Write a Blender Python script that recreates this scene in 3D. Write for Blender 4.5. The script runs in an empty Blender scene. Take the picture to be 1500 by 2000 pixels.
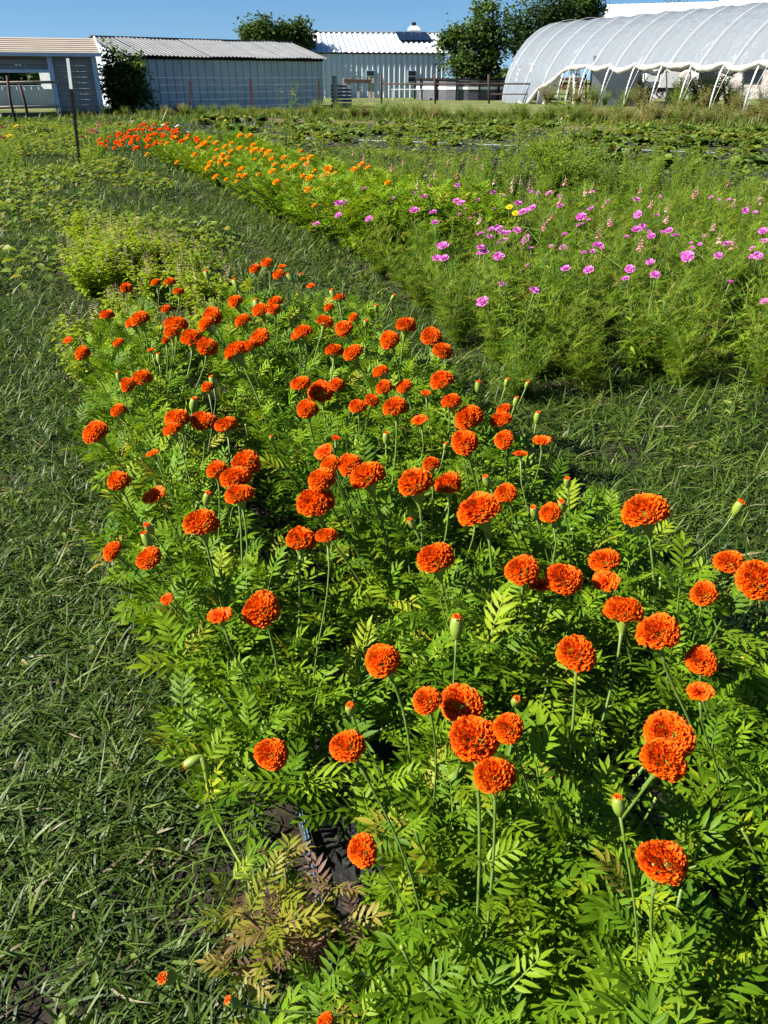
import bpy, math, random
import numpy as np

# ------------------------------------------------------------------ camera, sky, sun, exposure
SC = bpy.context.scene
COL = SC.collection
CAM_H, PITCH, FPX = 1.5, math.radians(29.5), 1500.0
cam_d = bpy.data.cameras.new('camera')
cam = bpy.data.objects.new('camera', cam_d)
COL.objects.link(cam)
cam.location = (0, 0, CAM_H)
cam.rotation_euler = (math.pi/2 - PITCH, 0, 0)
cam_d.sensor_fit = 'VERTICAL'
cam_d.sensor_height = 36.0
cam_d.lens = 36.0*FPX/2000.0
cam_d.clip_end = 2000
cam_d.clip_start = 0.02
SC.camera = cam

SUN_EL = math.radians(38)
SUN_AZ = math.atan2(-0.97, -0.24)          # azimuth of the sun, from +Y towards +X
S2 = (math.sin(SUN_AZ)*math.cos(SUN_EL), math.cos(SUN_AZ)*math.cos(SUN_EL), math.sin(SUN_EL))
world = bpy.data.worlds.new('World')
SC.world = world
world.use_nodes = True
wn = world.node_tree
bg = wn.nodes['Background']
sky = wn.nodes.new('ShaderNodeTexSky')
sky.sky_type = 'NISHITA'
sky.sun_disc = False
sky.sun_elevation = SUN_EL
sky.sun_rotation = SUN_AZ
sky.altitude = 200
sky.air_density = 1.0
sky.dust_density = 0.1
sky.ozone_density = 2.5
tcw = wn.nodes.new('ShaderNodeTexCoord'); vadd = wn.nodes.new('ShaderNodeVectorMath'); vadd.operation = 'ADD'; vadd.inputs[1].default_value = (0, 0, .11)
wn.links.new(tcw.outputs['Generated'], vadd.inputs[0]); wn.links.new(vadd.outputs[0], sky.inputs[0])
hsv = wn.nodes.new('ShaderNodeHueSaturation'); hsv.inputs['Saturation'].default_value = 1.25
wn.links.new(sky.outputs[0], hsv.inputs['Color']); wn.links.new(hsv.outputs[0], bg.inputs[0])
bg.inputs[1].default_value = 0.045
from mathutils import Vector, Matrix, Euler
sd = bpy.data.lights.new('sun', 'SUN')
sd.energy = 5.0
sd.angle = math.radians(0.5)
sd.color = (1.0, 0.95, 0.85)
sun = bpy.data.objects.new('sun', sd)
COL.objects.link(sun)
sun.rotation_euler = Vector(S2).to_track_quat('Z', 'Y').to_euler()
sun.location = (-20, -5, 20)
SC.view_settings.view_transform = 'Standard'
SC.view_settings.look = 'None'
SC.view_settings.exposure = 1.62
SC.view_settings.gamma = 1.0
SC.view_settings.use_curve_mapping = False
SC.cycles.max_bounces = 8
SC.cycles.diffuse_bounces = 1
SC.cycles.transmission_bounces = 3
SC.cycles.transparent_max_bounces = 24

rng = np.random.default_rng(7)
random.seed(7)
PI = math.pi

# ------------------------------------------------------------------ helpers
def W(px, py, Y):
    """point at depth Y that the photograph shows at px, py"""
    u = (px-750)/FPX; v = (1000-py)/FPX
    dy = math.cos(PITCH)+v*math.sin(PITCH); dz = -math.sin(PITCH)+v*math.cos(PITCH)
    t = Y/dy
    return np.array((u*t, Y, CAM_H+dz*t))
def G(px, py, z=0.0):
    """point at height z that the photograph shows at px, py"""
    u = (px-750)/FPX; v = (1000-py)/FPX
    dy = math.cos(PITCH)+v*math.sin(PITCH); dz = -math.sin(PITCH)+v*math.cos(PITCH)
    t = (z-CAM_H)/dz
    return np.array((u*t, dy*t, z))
def zc(p): return p[1]*math.cos(PITCH)+(CAM_H-p[2])*math.sin(PITCH)

WL = {}
def mesh_np(name, V, F, mat=None, rnd=None, smooth=False):
    """triangle mesh from arrays"""
    V = np.ascontiguousarray(V, dtype=np.float32); F = np.ascontiguousarray(F, dtype=np.int32)
    me = bpy.data.meshes.new(name)
    me.vertices.add(len(V)); me.vertices.foreach_set('co', V.ravel())
    me.loops.add(F.size); me.loops.foreach_set('vertex_index', F.ravel())
    me.polygons.add(len(F)); me.polygons.foreach_set('loop_start', np.arange(0, F.size, F.shape[1], dtype=np.int32))
    if smooth: me.polygons.foreach_set('use_smooth', np.ones(len(F), dtype=bool))
    if rnd is not None:
        a = me.attributes.new('rnd', 'FLOAT', 'POINT'); a.data.foreach_set('value', np.ascontiguousarray(rnd, dtype=np.float32))
    me.update(calc_edges=True)
    if mat: me.materials.append(mat)
    return me
def mesh_py(name, V, F, mat=None, smooth=False):
    me = bpy.data.meshes.new(name)
    me.from_pydata([tuple(map(float, v)) for v in V], [], [tuple(map(int, f)) for f in F])
    if smooth:
        for p in me.polygons: p.use_smooth = True
    me.update()
    if mat: me.materials.append(mat)
    return me
def link(name, me, parent=None, loc=(0, 0, 0), rot=None, scale=None):
    o = bpy.data.objects.new(name, me)
    COL.objects.link(o)
    if parent is not None:
        o.parent = parent
        pw = WL.get(parent.name, (0, 0, 0))
        o.location = tuple(float(loc[i]-pw[i]) for i in range(3))
    else:
        o.location = tuple(float(c) for c in loc)
    if rot is not None: o.rotation_euler = rot
    if scale is not None: o.scale = (scale,)*3 if not hasattr(scale, '__len__') else tuple(scale)
    WL[o.name] = tuple(float(c) for c in loc)
    return o
def tag(o, label, cat, group=None, kind=None):
    o['label'] = label; o['category'] = cat
    if group: o['group'] = group
    if kind: o['kind'] = kind
    return o
def thing(name, label, cat, loc=(0, 0, 0), group=None):
    return tag(link(name, None, None, loc), label, cat, group)
def part(name, V, F, mat, parent, smooth=False):
    """a mesh given in world coordinates under its thing"""
    pw = np.array(WL.get(parent.name, (0, 0, 0)))
    V = np.asarray(V, dtype=float)-pw
    return link(name, mesh_py(name, V, F, mat, smooth), parent, pw)
def euler_of(R):
    return Matrix([list(map(float, r)) for r in R]).to_euler()

def rot(yaw, elev, roll):
    """rotation matrices whose X axis points along yaw/elev"""
    yaw, elev, roll = np.broadcast_arrays(np.asarray(yaw, float), np.asarray(elev, float), np.asarray(roll, float))
    cy, sy, ce, se, cr, sr = np.cos(yaw), np.sin(yaw), np.cos(elev), np.sin(elev), np.cos(roll), np.sin(roll)
    Rz = np.zeros(yaw.shape+(3, 3)); Ry = Rz.copy(); Rx = Rz.copy()
    Rz[..., 0, 0] = cy; Rz[..., 0, 1] = -sy; Rz[..., 1, 0] = sy; Rz[..., 1, 1] = cy; Rz[..., 2, 2] = 1
    Ry[..., 0, 0] = ce; Ry[..., 0, 2] = -se; Ry[..., 2, 0] = se; Ry[..., 2, 2] = ce; Ry[..., 1, 1] = 1
    Rx[..., 0, 0] = 1; Rx[..., 1, 1] = cr; Rx[..., 1, 2] = -sr; Rx[..., 2, 1] = sr; Rx[..., 2, 2] = cr
    return Rz @ Ry @ Rx
class Acc:
    """collects scattered copies of small templates into one mesh"""
    def __init__(s): s.V, s.F, s.A, s.n = [], [], [], 0
    def add(s, V, F, A):
        s.V.append(V); s.F.append(F+s.n); s.A.append(A); s.n += len(V)
    def scat(s, T, R, P, S, rnd):
        TV, TF = T[0], T[1]
        n, m = len(P), len(TV)
        if n == 0: return
        V = np.einsum('nij,mj->nmi', R, TV)*np.asarray(S).reshape(n, 1, 1)+np.asarray(P)[:, None, :]
        F = TF[None]+(np.arange(n)*m)[:, None, None]
        s.add(V.reshape(-1, 3), F.reshape(-1, 3), np.repeat(rnd, m))
    def mesh(s, name, mat, org=(0, 0, 0), smooth=False):
        if not s.V: return mesh_np(name, np.zeros((0, 3)), np.zeros((0, 3)), mat)
        return mesh_np(name, np.concatenate(s.V)-np.asarray(org), np.concatenate(s.F), mat, np.concatenate(s.A), smooth)
def tube(path, rad, n=6, cap=True):
    path = np.asarray(path, float); k = len(path)
    rad = np.broadcast_to(np.asarray(rad, float), (k,))
    T = np.gradient(path, axis=0); T /= np.linalg.norm(T, axis=1)[:, None]+1e-12
    up = np.array((0, 0, 1.0)) if abs(T[:, 2]).mean() < 0.8 else np.array((0, 1.0, 0))
    A = np.cross(T, up); A /= np.linalg.norm(A, axis=1)[:, None]+1e-12
    B = np.cross(T, A)
    th = np.arange(n)*2*PI/n
    V = path[:, None]+rad[:, None, None]*(np.cos(th)[None, :, None]*A[:, None]+np.sin(th)[None, :, None]*B[:, None])
    V = V.reshape(-1, 3)
    F = []
    for i in range(k-1):
        for j in range(n):
            a, b = i*n+j, i*n+(j+1) % n
            F += [(a, b, b+n), (a, b+n, a+n)]
    if cap:
        for j in range(1, n-1): F += [(0, j+1, j), ((k-1)*n, (k-1)*n+j, (k-1)*n+j+1)]
    return V, np.array(F)
def join(*VFs):
    V, F, n = [], [], 0
    for v, f in VFs:
        V.append(np.asarray(v, float)); F += [tuple(int(i)+n for i in q) for q in f]; n += len(v)
    return np.concatenate(V), F
def box(c, sx, sy, sz, yaw=0.0):
    """box centred at c"""
    V = np.array([(x*sx/2, y*sy/2, z*sz/2) for x in (-1, 1) for y in (-1, 1) for z in (-1, 1)])
    V = V @ rot(yaw, 0, 0).T + np.asarray(c, float)
    return V, [(0, 1, 3, 2), (4, 6, 7, 5), (0, 4, 5, 1), (2, 3, 7, 6), (0, 2, 6, 4), (1, 5, 7, 3)]
def bar(a, b, w, h=None):
    """square bar from a to b"""
    a = np.asarray(a, float); b = np.asarray(b, float); h = h or w
    d = b-a; L = np.linalg.norm(d); d /= L
    up = np.array((0, 0, 1.0)) if abs(d[2]) < .9 else np.array((0, 1.0, 0))
    s = np.cross(d, up); s /= np.linalg.norm(s); u = np.cross(s, d)
    V = [p+s*w/2*i+u*h/2*j for p in (a, b) for i, j in ((-1, -1), (1, -1), (1, 1), (-1, 1))]
    return np.array(V), [(3, 2, 1, 0), (4, 5, 6, 7), (0, 1, 5, 4), (1, 2, 6, 5), (2, 3, 7, 6), (3, 0, 4, 7)]
def ribbed(p0, u, v, width, height, nr, d, nrm, ribw=.05, top=.55):
    """one ribbed metal sheet: origin p0, width along u, length along v, ribs nr, relief d along nrm"""
    p0, u, v, nrm = (np.asarray(a, float) for a in (p0, u, v, nrm))
    xs, ds = [0.0], [0.0]
    step = width/nr
    for i in range(nr):
        c = (i+.5)*step
        for x, q in ((c-ribw, 0), (c-ribw*top, d), (c+ribw*top, d), (c+ribw, 0)): xs.append(x); ds.append(q)
        if i < nr-1:
            xs.append(c+step*.5); ds.append(.12*d)
    xs.append(width-.002); ds.append(0)
    V = []
    for t in (0.0, 1.0):
        for x, q in zip(xs, ds): V.append(p0+u*x+v*height*t+nrm*q)
    n = len(xs)
    return np.array(V), [(i, i+1, n+i+1, n+i) for i in range(n-1)]
_T = 'first second third fourth fifth sixth seventh eighth ninth tenth eleventh twelfth thirteenth fourteenth fifteenth sixteenth seventeenth eighteenth nineteenth'.split()
ORD = list(_T)
for a_, b_ in (('twenty', 'twentieth'), ('thirty', 'thirtieth'), ('forty', 'fortieth'), ('fifty', 'fiftieth'), ('sixty', 'sixtieth')):
    ORD += [b_]+[a_+'-'+w for w in _T[:9]]

# ------------------------------------------------------------------ materials
def new_mat(name):
    m = bpy.data.materials.new(name); m.use_nodes = True
    nt = m.node_tree; nt.nodes.clear()
    out = nt.nodes.new('ShaderNodeOutputMaterial')
    return m, nt, out
def nd(nt, t, **kw):
    n = nt.nodes.new(t)
    for k, v in kw.items(): setattr(n, k, v)
    return n
def ramp(nt, stops, interp='LINEAR'):
    r = nt.nodes.new('ShaderNodeValToRGB'); r.color_ramp.interpolation = interp
    e = r.color_ramp.elements
    while len(e) < len(stops): e.new(0.5)
    for i, (p, c) in enumerate(stops): e[i].position = p; e[i].color = (*c, 1)
    return r
def leaf_mat(name, stops, trans=(1.9, 1.7, .7), tf=.38, rough=.5, objrnd=.5, spec=.2):
    """leaf: gloss + light passing through; colour varies leaf by leaf"""
    m, nt, out = new_mat(name)
    at = nd(nt, 'ShaderNodeAttribute', attribute_name='rnd')
    oi = nd(nt, 'ShaderNodeObjectInfo')
    mul = nd(nt, 'ShaderNodeMath', operation='MULTIPLY'); mul.inputs[1].default_value = objrnd
    add = nd(nt, 'ShaderNodeMath', operation='ADD')
    fr = nd(nt, 'ShaderNodeMath', operation='PINGPONG'); fr.inputs[1].default_value = 1.0
    nt.links.new(oi.outputs['Random'], mul.inputs[0]); nt.links.new(mul.outputs[0], add.inputs[0])
    nt.links.new(at.outputs['Fac'], add.inputs[1]); nt.links.new(add.outputs[0], fr.inputs[0])
    r = ramp(nt, stops); nt.links.new(fr.outputs[0], r.inputs[0])
    p = nd(nt, 'ShaderNodeBsdfPrincipled')
    p.inputs['Roughness'].default_value = rough
    p.inputs['Specular IOR Level'].default_value = spec
    tb = nd(nt, 'ShaderNodeBsdfTranslucent')
    vm = nd(nt, 'ShaderNodeVectorMath', operation='MULTIPLY'); vm.inputs[1].default_value = trans
    nt.links.new(r.outputs[0], vm.inputs[0]); nt.links.new(vm.outputs[0], tb.inputs[0])
    nt.links.new(r.outputs[0], p.inputs['Base Color'])
    mx = nd(nt, 'ShaderNodeMixShader'); mx.inputs[0].default_value = tf
    nt.links.new(p.outputs[0], mx.inputs[1]); nt.links.new(tb.outputs[0], mx.inputs[2])
    nt.links.new(mx.outputs[0], out.inputs[0])
    return m
def plain_mat(name, col, rough=.6, metal=0.0, noise=None, nscale=4.0, bump=0.0, bscale=60.0, spec=.5, detail=6):
    m, nt, out = new_mat(name)
    p = nd(nt, 'ShaderNodeBsdfPrincipled')
    p.inputs['Roughness'].default_value = rough; p.inputs['Metallic'].default_value = metal
    p.inputs['Specular IOR Level'].default_value = spec
    p.inputs['Base Color'].default_value = (*col, 1)
    tc = nd(nt, 'ShaderNodeTexCoord')
    if noise:
        n = nd(nt, 'ShaderNodeTexNoise'); n.inputs['Scale'].default_value = nscale; n.inputs['Detail'].default_value = detail
        nt.links.new(tc.outputs['Object'], n.inputs['Vector'])
        r = ramp(nt, [(.32, col), (.68, noise)]); nt.links.new(n.outputs[0], r.inputs[0])
        nt.links.new(r.outputs[0], p.inputs['Base Color'])
    if bump:
        n2 = nd(nt, 'ShaderNodeTexNoise'); n2.inputs['Scale'].default_value = bscale; n2.inputs['Detail'].default_value = 5
        nt.links.new(tc.outputs['Object'], n2.inputs['Vector'])
        b = nd(nt, 'ShaderNodeBump'); b.inputs['Strength'].default_value = bump; b.inputs['Distance'].default_value = .03
        nt.links.new(n2.outputs[0], b.inputs['Height']); nt.links.new(b.outputs[0], p.inputs['Normal'])
    nt.links.new(p.outputs[0], out.inputs[0])
    return m

M = {}
M['marigold_leaf'] = leaf_mat('marigold_leaf', [(0, (.040, .093, .005)), (.45, (.088, .170, .006)), (.85, (.145, .226, .008)), (.97, (.205, .25, .010)), (1, (.26, .21, .03))], trans=(1.65, 1.65, .4), tf=.28, spec=.12)
M['yellow_leaf'] = leaf_mat('yellow_leaf', [(0, (.12, .18, .015)), (.55, (.22, .23, .02)), (.75, (.24, .19, .04)), (.88, (.13, .06, .055)), (1, (.20, .12, .09))], objrnd=1.0)
M['grass'] = leaf_mat('grass', [(0, (.012, .028, .005)), (.4, (.034, .068, .008)), (.75, (.074, .122, .013)), (.92, (.14, .185, .026)), (.95, (.16, .14, .075)), (1, (.22, .18, .11))], trans=(1.6, 1.6, .7), tf=.3, rough=.5, objrnd=0, spec=.3)
M['basil_leaf'] = leaf_mat('basil_leaf', [(0, (.07, .14, .007)), (.6, (.155, .235, .008)), (1, (.25, .30, .013))], tf=.42)
M['cosmos_leaf'] = leaf_mat('cosmos_leaf', [(0, (.045, .10, .008)), (.55, (.10, .185, .011)), (.9, (.175, .245, .016)), (1, (.23, .20, .05))], tf=.4)
M['snap_leaf'] = leaf_mat('snap_leaf', [(0, (.05, .11, .010)), (.6, (.105, .19, .012)), (1, (.20, .265, .02))], tf=.4)
M['weed_leaf'] = leaf_mat('weed_leaf', [(0, (.045, .09, .012)), (.55, (.09, .15, .016)), (.9, (.15, .20, .022)), (1, (.2, .18, .06))], tf=.35)
M['dry_leaf'] = leaf_mat('dry_leaf', [(0, (.07, .10, .025)), (.4, (.14, .15, .045)), (.75, (.22, .18, .08)), (1, (.30, .22, .12))], tf=.35)
M['crop_leaf'] = leaf_mat('crop_leaf', [(0, (.035, .08, .02)), (.6, (.075, .135, .028)), (1, (.13, .18, .03))], tf=.25)
M['yellow_crop'] = leaf_mat('yellow_crop', [(0, (.05, .11, .018)), (.6, (.10, .16, .022)), (1, (.18, .17, .03))], tf=.3)
M['tree_leaf'] = leaf_mat('tree_leaf', [(0, (.016, .036, .009)), (.6, (.034, .066, .014)), (1, (.066, .105, .02))], tf=.25, rough=.5)
M['vine_leaf'] = leaf_mat('vine_leaf', [(0, (.02, .048, .009)), (.6, (.05, .095, .013)), (1, (.10, .15, .018))], tf=.3)
M['petal'] = leaf_mat('petal', [(0, (.62, .022, .001)), (.45, (.86, .082, .001)), (1, (.93, .165, .002))], trans=(1.05, 1.3, .8), tf=.32, rough=.6, objrnd=.14, spec=.15)
M['petal_gold'] = leaf_mat('petal_gold', [(0, (.72, .13, .002)), (.5, (.92, .32, .004)), (1, (.95, .46, .01))], trans=(1.05, 1.2, .8), tf=.32, rough=.6, objrnd=0, spec=.15)
M['petal_pink'] = leaf_mat('petal_pink', [(0, (.42, .045, .32)), (.5, (.56, .10, .44)), (1, (.68, .22, .56))], trans=(1.1, 1.1, 1.1), tf=.3, rough=.6, objrnd=.3, spec=.15)
M['petal_rose'] = leaf_mat('petal_rose', [(0, (.50, .12, .17)), (.6, (.58, .22, .25)), (1, (.66, .42, .40))], trans=(1.1, 1.1, 1.1), tf=.3, rough=.6, objrnd=.9, spec=.15)
M['petal_yellow'] = leaf_mat('petal_yellow', [(0, (.8, .55, .01)), (1, (.9, .72, .02))], trans=(1, 1, 1), tf=.3, rough=.6, objrnd=0, spec=.15)
M['petal_white'] = leaf_mat('petal_white', [(0, (.7, .7, .62)), (1, (.8, .8, .76))], trans=(1, 1, 1), tf=.3, rough=.6, objrnd=0, spec=.15)
M['petal_magenta'] = leaf_mat('petal_magenta', [(0, (.34, .03, .09)), (1, (.55, .09, .17))], trans=(1, 1, 1), tf=.3, rough=.6, objrnd=.3, spec=.15)
M['bract'] = leaf_mat('bract', [(0, (.16, .10, .07)), (.6, (.28, .21, .13)), (1, (.38, .36, .16))], trans=(1, 1, 1), tf=.25, rough=.7, objrnd=0, spec=.1)
M['stem'] = plain_mat('stem', (.065, .125, .015), .55, noise=(.11, .16, .025), nscale=30)
M['stem_brown'] = plain_mat('stem_brown', (.13, .11, .035), .55, noise=(.16, .07, .03), nscale=25)
M['calyx'] = plain_mat('calyx', (.13, .21, .025), .45, noise=(.21, .26, .035), nscale=40)
M['bark'] = plain_mat('bark', (.07, .055, .042), .9, noise=(.13, .11, .09), nscale=5, bump=.8, bscale=12)
M['rust'] = plain_mat('rust', (.028, .014, .011), .85, noise=(.055, .025, .017), nscale=6)
M['dark_steel'] = plain_mat('dark_steel', (.008, .008, .008), .8, noise=(.016, .014, .012), nscale=12, spec=.1)
M['wood'] = plain_mat('wood', (.25, .20, .14), .85, noise=(.38, .32, .24), nscale=9)
M['white_paint'] = plain_mat('white_paint', (.74, .74, .71), .5, noise=(.64, .64, .61), nscale=5)
M['galv'] = plain_mat('galv', (.50, .52, .54), .38, .55, noise=(.62, .64, .66), nscale=5)
M['black_plastic'] = plain_mat('black_plastic', (.006, .006, .006), .7, noise=(.018, .016, .014), nscale=14, bump=.35, bscale=30)
M['blue_stripe'] = plain_mat('blue_stripe', (.10, .24, .42), .5)
M['dark'] = plain_mat('dark', (.012, .012, .013), .6)
M['glass'] = plain_mat('glass', (.015, .018, .022), .08, spec=.6)
M['solar'] = plain_mat('solar', (.008, .012, .028), .12)
M['trim_blue'] = plain_mat('trim_blue', (.44, .52, .58), .5, noise=(.54, .60, .64), nscale=3)
M['siding_tan'] = plain_mat('siding_tan', (.24, .215, .185), .6, noise=(.29, .26, .225), nscale=2)
M['roof_tan'] = plain_mat('roof_tan', (.31, .26, .205), .55, noise=(.36, .30, .245), nscale=1.2)
M['wall_old'] = plain_mat('wall_old', (.35, .395, .42), .55, .0, noise=(.44, .48, .50), nscale=.9)
M['wall_white'] = plain_mat('wall_white', (.47, .52, .57), .5, .0, noise=(.52, .57, .61), nscale=.8)
M['roof_galv'] = plain_mat('roof_galv', (.070, .074, .080), .6, .0, noise=(.105, .11, .118), nscale=1.4)
M['roof_white'] = plain_mat('roof_white', (.50, .53, .57), .5, .0, noise=(.56, .59, .62), nscale=.6)
M['red_paint'] = plain_mat('red_paint', (.16, .03, .025), .6, noise=(.11, .03, .025), nscale=3)
M['pool_wall'] = plain_mat('pool_wall', (.05, .055, .065), .6, noise=(.075, .08, .09), nscale=3)
M['bluegrey'] = plain_mat('bluegrey', (.12, .16, .20), .6)
def film_mat():
    m, nt, out = new_mat('film')
    p = nd(nt, 'ShaderNodeBsdfPrincipled'); p.inputs['Base Color'].default_value = (.27, .30, .34, 1); p.inputs['Roughness'].default_value = .3
    tb = nd(nt, 'ShaderNodeBsdfTranslucent'); tb.inputs[0].default_value = (.34, .375, .42, 1)
    tr = nd(nt, 'ShaderNodeBsdfTransparent'); tr.inputs[0].default_value = (.9, .92, .94, 1)
    tc = nd(nt, 'ShaderNodeTexCoord'); n = nd(nt, 'ShaderNodeTexNoise'); n.inputs['Scale'].default_value = 2.2; n.inputs['Detail'].default_value = 8
    nt.links.new(tc.outputs['Object'], n.inputs['Vector'])
    b = nd(nt, 'ShaderNodeBump'); b.inputs['Strength'].default_value = .8; b.inputs['Distance'].default_value = .15
    nt.links.new(n.outputs[0], b.inputs['Height']); nt.links.new(b.outputs[0], p.inputs['Normal'])
    m1 = nd(nt, 'ShaderNodeMixShader'); m1.inputs[0].default_value = .45
    nt.links.new(p.outputs[0], m1.inputs[1]); nt.links.new(tb.outputs[0], m1.inputs[2])
    m2 = nd(nt, 'ShaderNodeMixShader')
    mr = nd(nt, 'ShaderNodeMapRange'); mr.inputs[3].default_value = .02; mr.inputs[4].default_value = .13
    nt.links.new(n.outputs[0], mr.inputs[0]); nt.links.new(mr.outputs[0], m2.inputs[0])
    nt.links.new(m1.outputs[0], m2.inputs[1]); nt.links.new(tr.outputs[0], m2.inputs[2])
    nt.links.new(m2.outputs[0], out.inputs[0])
    return m
M['film'] = film_mat()
M['film_white'] = leaf_mat('film_white', [(0, (.50, .48, .45)), (1, (.60, .58, .55))], trans=(1, 1, 1), tf=.35, rough=.45, objrnd=0)
def brick_mat():
    m, nt, out = new_mat('white_brick')
    p = nd(nt, 'ShaderNodeBsdfPrincipled'); p.inputs['Roughness'].default_value = .85
    tc = nd(nt, 'ShaderNodeTexCoord'); b = nd(nt, 'ShaderNodeTexBrick')
    b.inputs['Scale'].default_value = 2.2
    for i, c in zip((1, 2, 3), ((.45, .42, .40, 1), (.30, .18, .16, 1), (.35, .33, .31, 1))): b.inputs[i].default_value = c
    n = nd(nt, 'ShaderNodeTexNoise'); n.inputs['Scale'].default_value = 3
    mx = nd(nt, 'ShaderNodeMix', data_type='RGBA'); mx.inputs[7].default_value = (.46, .45, .44, 1)
    mp = nd(nt, 'ShaderNodeMapping'); mp.inputs['Rotation'].default_value = (PI/2, 0, 0)
    nt.links.new(tc.outputs['Object'], mp.inputs[0]); nt.links.new(mp.outputs[0], b.inputs['Vector']); nt.links.new(tc.outputs['Object'], n.inputs['Vector'])
    r = ramp(nt, [(.42, (0, 0, 0)), (.6, (1, 1, 1))]); nt.links.new(n.outputs[0], r.inputs[0])
    nt.links.new(r.outputs[0], mx.inputs[0]); nt.links.new(b.outputs[0], mx.inputs[6]); nt.links.new(mx.outputs[2], p.inputs['Base Color'])
    nt.links.new(p.outputs[0], out.inputs[0]); return m
M['white_brick'] = brick_mat()
def ground_mat():
    """dark soil in the garden, mown grass in the yard behind"""
    m, nt, out = new_mat('ground')
    p = nd(nt, 'ShaderNodeBsdfPrincipled'); p.inputs['Roughness'].default_value = .95; p.inputs['Specular IOR Level'].default_value = .15
    tc = nd(nt, 'ShaderNodeTexCoord'); sx = nd(nt, 'ShaderNodeSeparateXYZ'); nt.links.new(tc.outputs['Object'], sx.inputs[0])
    n1 = nd(nt, 'ShaderNodeTexNoise'); n1.inputs['Scale'].default_value = 9; n1.inputs['Detail'].default_value = 8
    n2 = nd(nt, 'ShaderNodeTexNoise'); n2.inputs['Scale'].default_value = .55; n2.inputs['Detail'].default_value = 10; n2.inputs['Roughness'].default_value = .7
    for n in (n1, n2): nt.links.new(tc.outputs['Object'], n.inputs['Vector'])
    soil = ramp(nt, [(.3, (.013, .010, .008)), (.55, (.028, .022, .017)), (.75, (.05, .04, .03))]); nt.links.new(n1.outputs[0], soil.inputs[0])
    yard = ramp(nt, [(.3, (.055, .085, .022)), (.5, (.10, .125, .035)), (.7, (.22, .185, .09))]); nt.links.new(n2.outputs[0], yard.inputs[0])
    mr = nd(nt, 'ShaderNodeMapRange'); mr.inputs[1].default_value = 31; mr.inputs[2].default_value = 36
    ad = nd(nt, 'ShaderNodeMath', operation='MULTIPLY_ADD'); ad.inputs[1].default_value = .5
    nt.links.new(sx.outputs[0], ad.inputs[0]); nt.links.new(sx.outputs[1], ad.inputs[2]); nt.links.new(ad.outputs[0], mr.inputs[0])
    mx = nd(nt, 'ShaderNodeMix', data_type='RGBA')
    nt.links.new(mr.outputs[0], mx.inputs[0]); nt.links.new(soil.outputs[0], mx.inputs[6]); nt.links.new(yard.outputs[0], mx.inputs[7])
    nt.links.new(mx.outputs[2], p.inputs['Base Color'])
    b = nd(nt, 'ShaderNodeBump'); b.inputs['Strength'].default_value = .9; b.inputs['Distance'].default_value = .04
    nt.links.new(n1.outputs[0], b.inputs['Height']); nt.links.new(b.outputs[0], p.inputs['Normal'])
    nt.links.new(p.outputs[0], out.inputs[0]); return m
M['ground'] = ground_mat()
M['red_soil'] = plain_mat('red_soil', (.085, .05, .034), .95, noise=(.15, .09, .06), nscale=3, bump=.9, bscale=9)

# ------------------------------------------------------------------ the ground
n = 40
gx = np.sign(np.linspace(-1, 1, n))*np.abs(np.linspace(-1, 1, n))**3*600
GV = np.array([(x, y, 0) for y in gx+20 for x in gx]); GF = [(j*n+i, j*n+i+1, (j+1)*n+i+1, (j+1)*n+i) for j in range(n-1) for i in range(n-1)]
o = link('ground', mesh_py('ground', GV, GF, M['ground'])); o['kind'] = 'structure'; o['label'] = 'dark garden soil running into the mown yard'

# beds: centre lines on the ground
def lerp_line(pts, y):
    ys = [p[1] for p in pts]; xs = [p[0] for p in pts]
    return np.interp(y, ys, xs)
FL = [(0.02, .5), (-.11, .85), (-.30, 1.2), (-.42, 1.35), (-.72, 2.13), (-1.07, 2.87), (-1.38, 3.73), (-1.75, 4.6), (-2.25, 5.23), (-3.0, 7.21), (-3.4, 8.2)]
FR = [(1.6, .5), (1.15, 1.2), (.80, 1.7), (.50, 2.3), (.38, 2.9), (.12, 3.6), (-.30, 4.6), (-.75, 5.2), (-1.7, 7.2), (-2.1, 8.2)]
def in_front(x, y): return (y < 8.0) & (x > lerp_line(FL, y)) & (x < lerp_line(FR, y))
AL = [(-.30, 6.8), (-.48, 7.4), (-1.21, 9.1), (-2.70, 12.7), (-4.2, 15.8), (-5.3, 18.2), (-6.2, 20)]
AR = [(1.0, 6.8), (1.0, 7.4), (.35, 9.1), (-1.0, 12.7), (-2.1, 15.8), (-3.0, 18.2), (-4, 20)]
def in_far(x, y): return (y > 6.9) & (y < 19) & (x > lerp_line(AL, y)-.05) & (x < lerp_line(AR, y))
def in_cosmos(x, y): return (y > 3.75+.25*np.sin(x*2.3)) & (y < 12) & (x > np.interp(y, [3.7, 4.6, 6, 7], [.75, .42, .1, -.2])) & ~in_far(x, y)
def view_half(y): return .5*(.87*y+.74)

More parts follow.
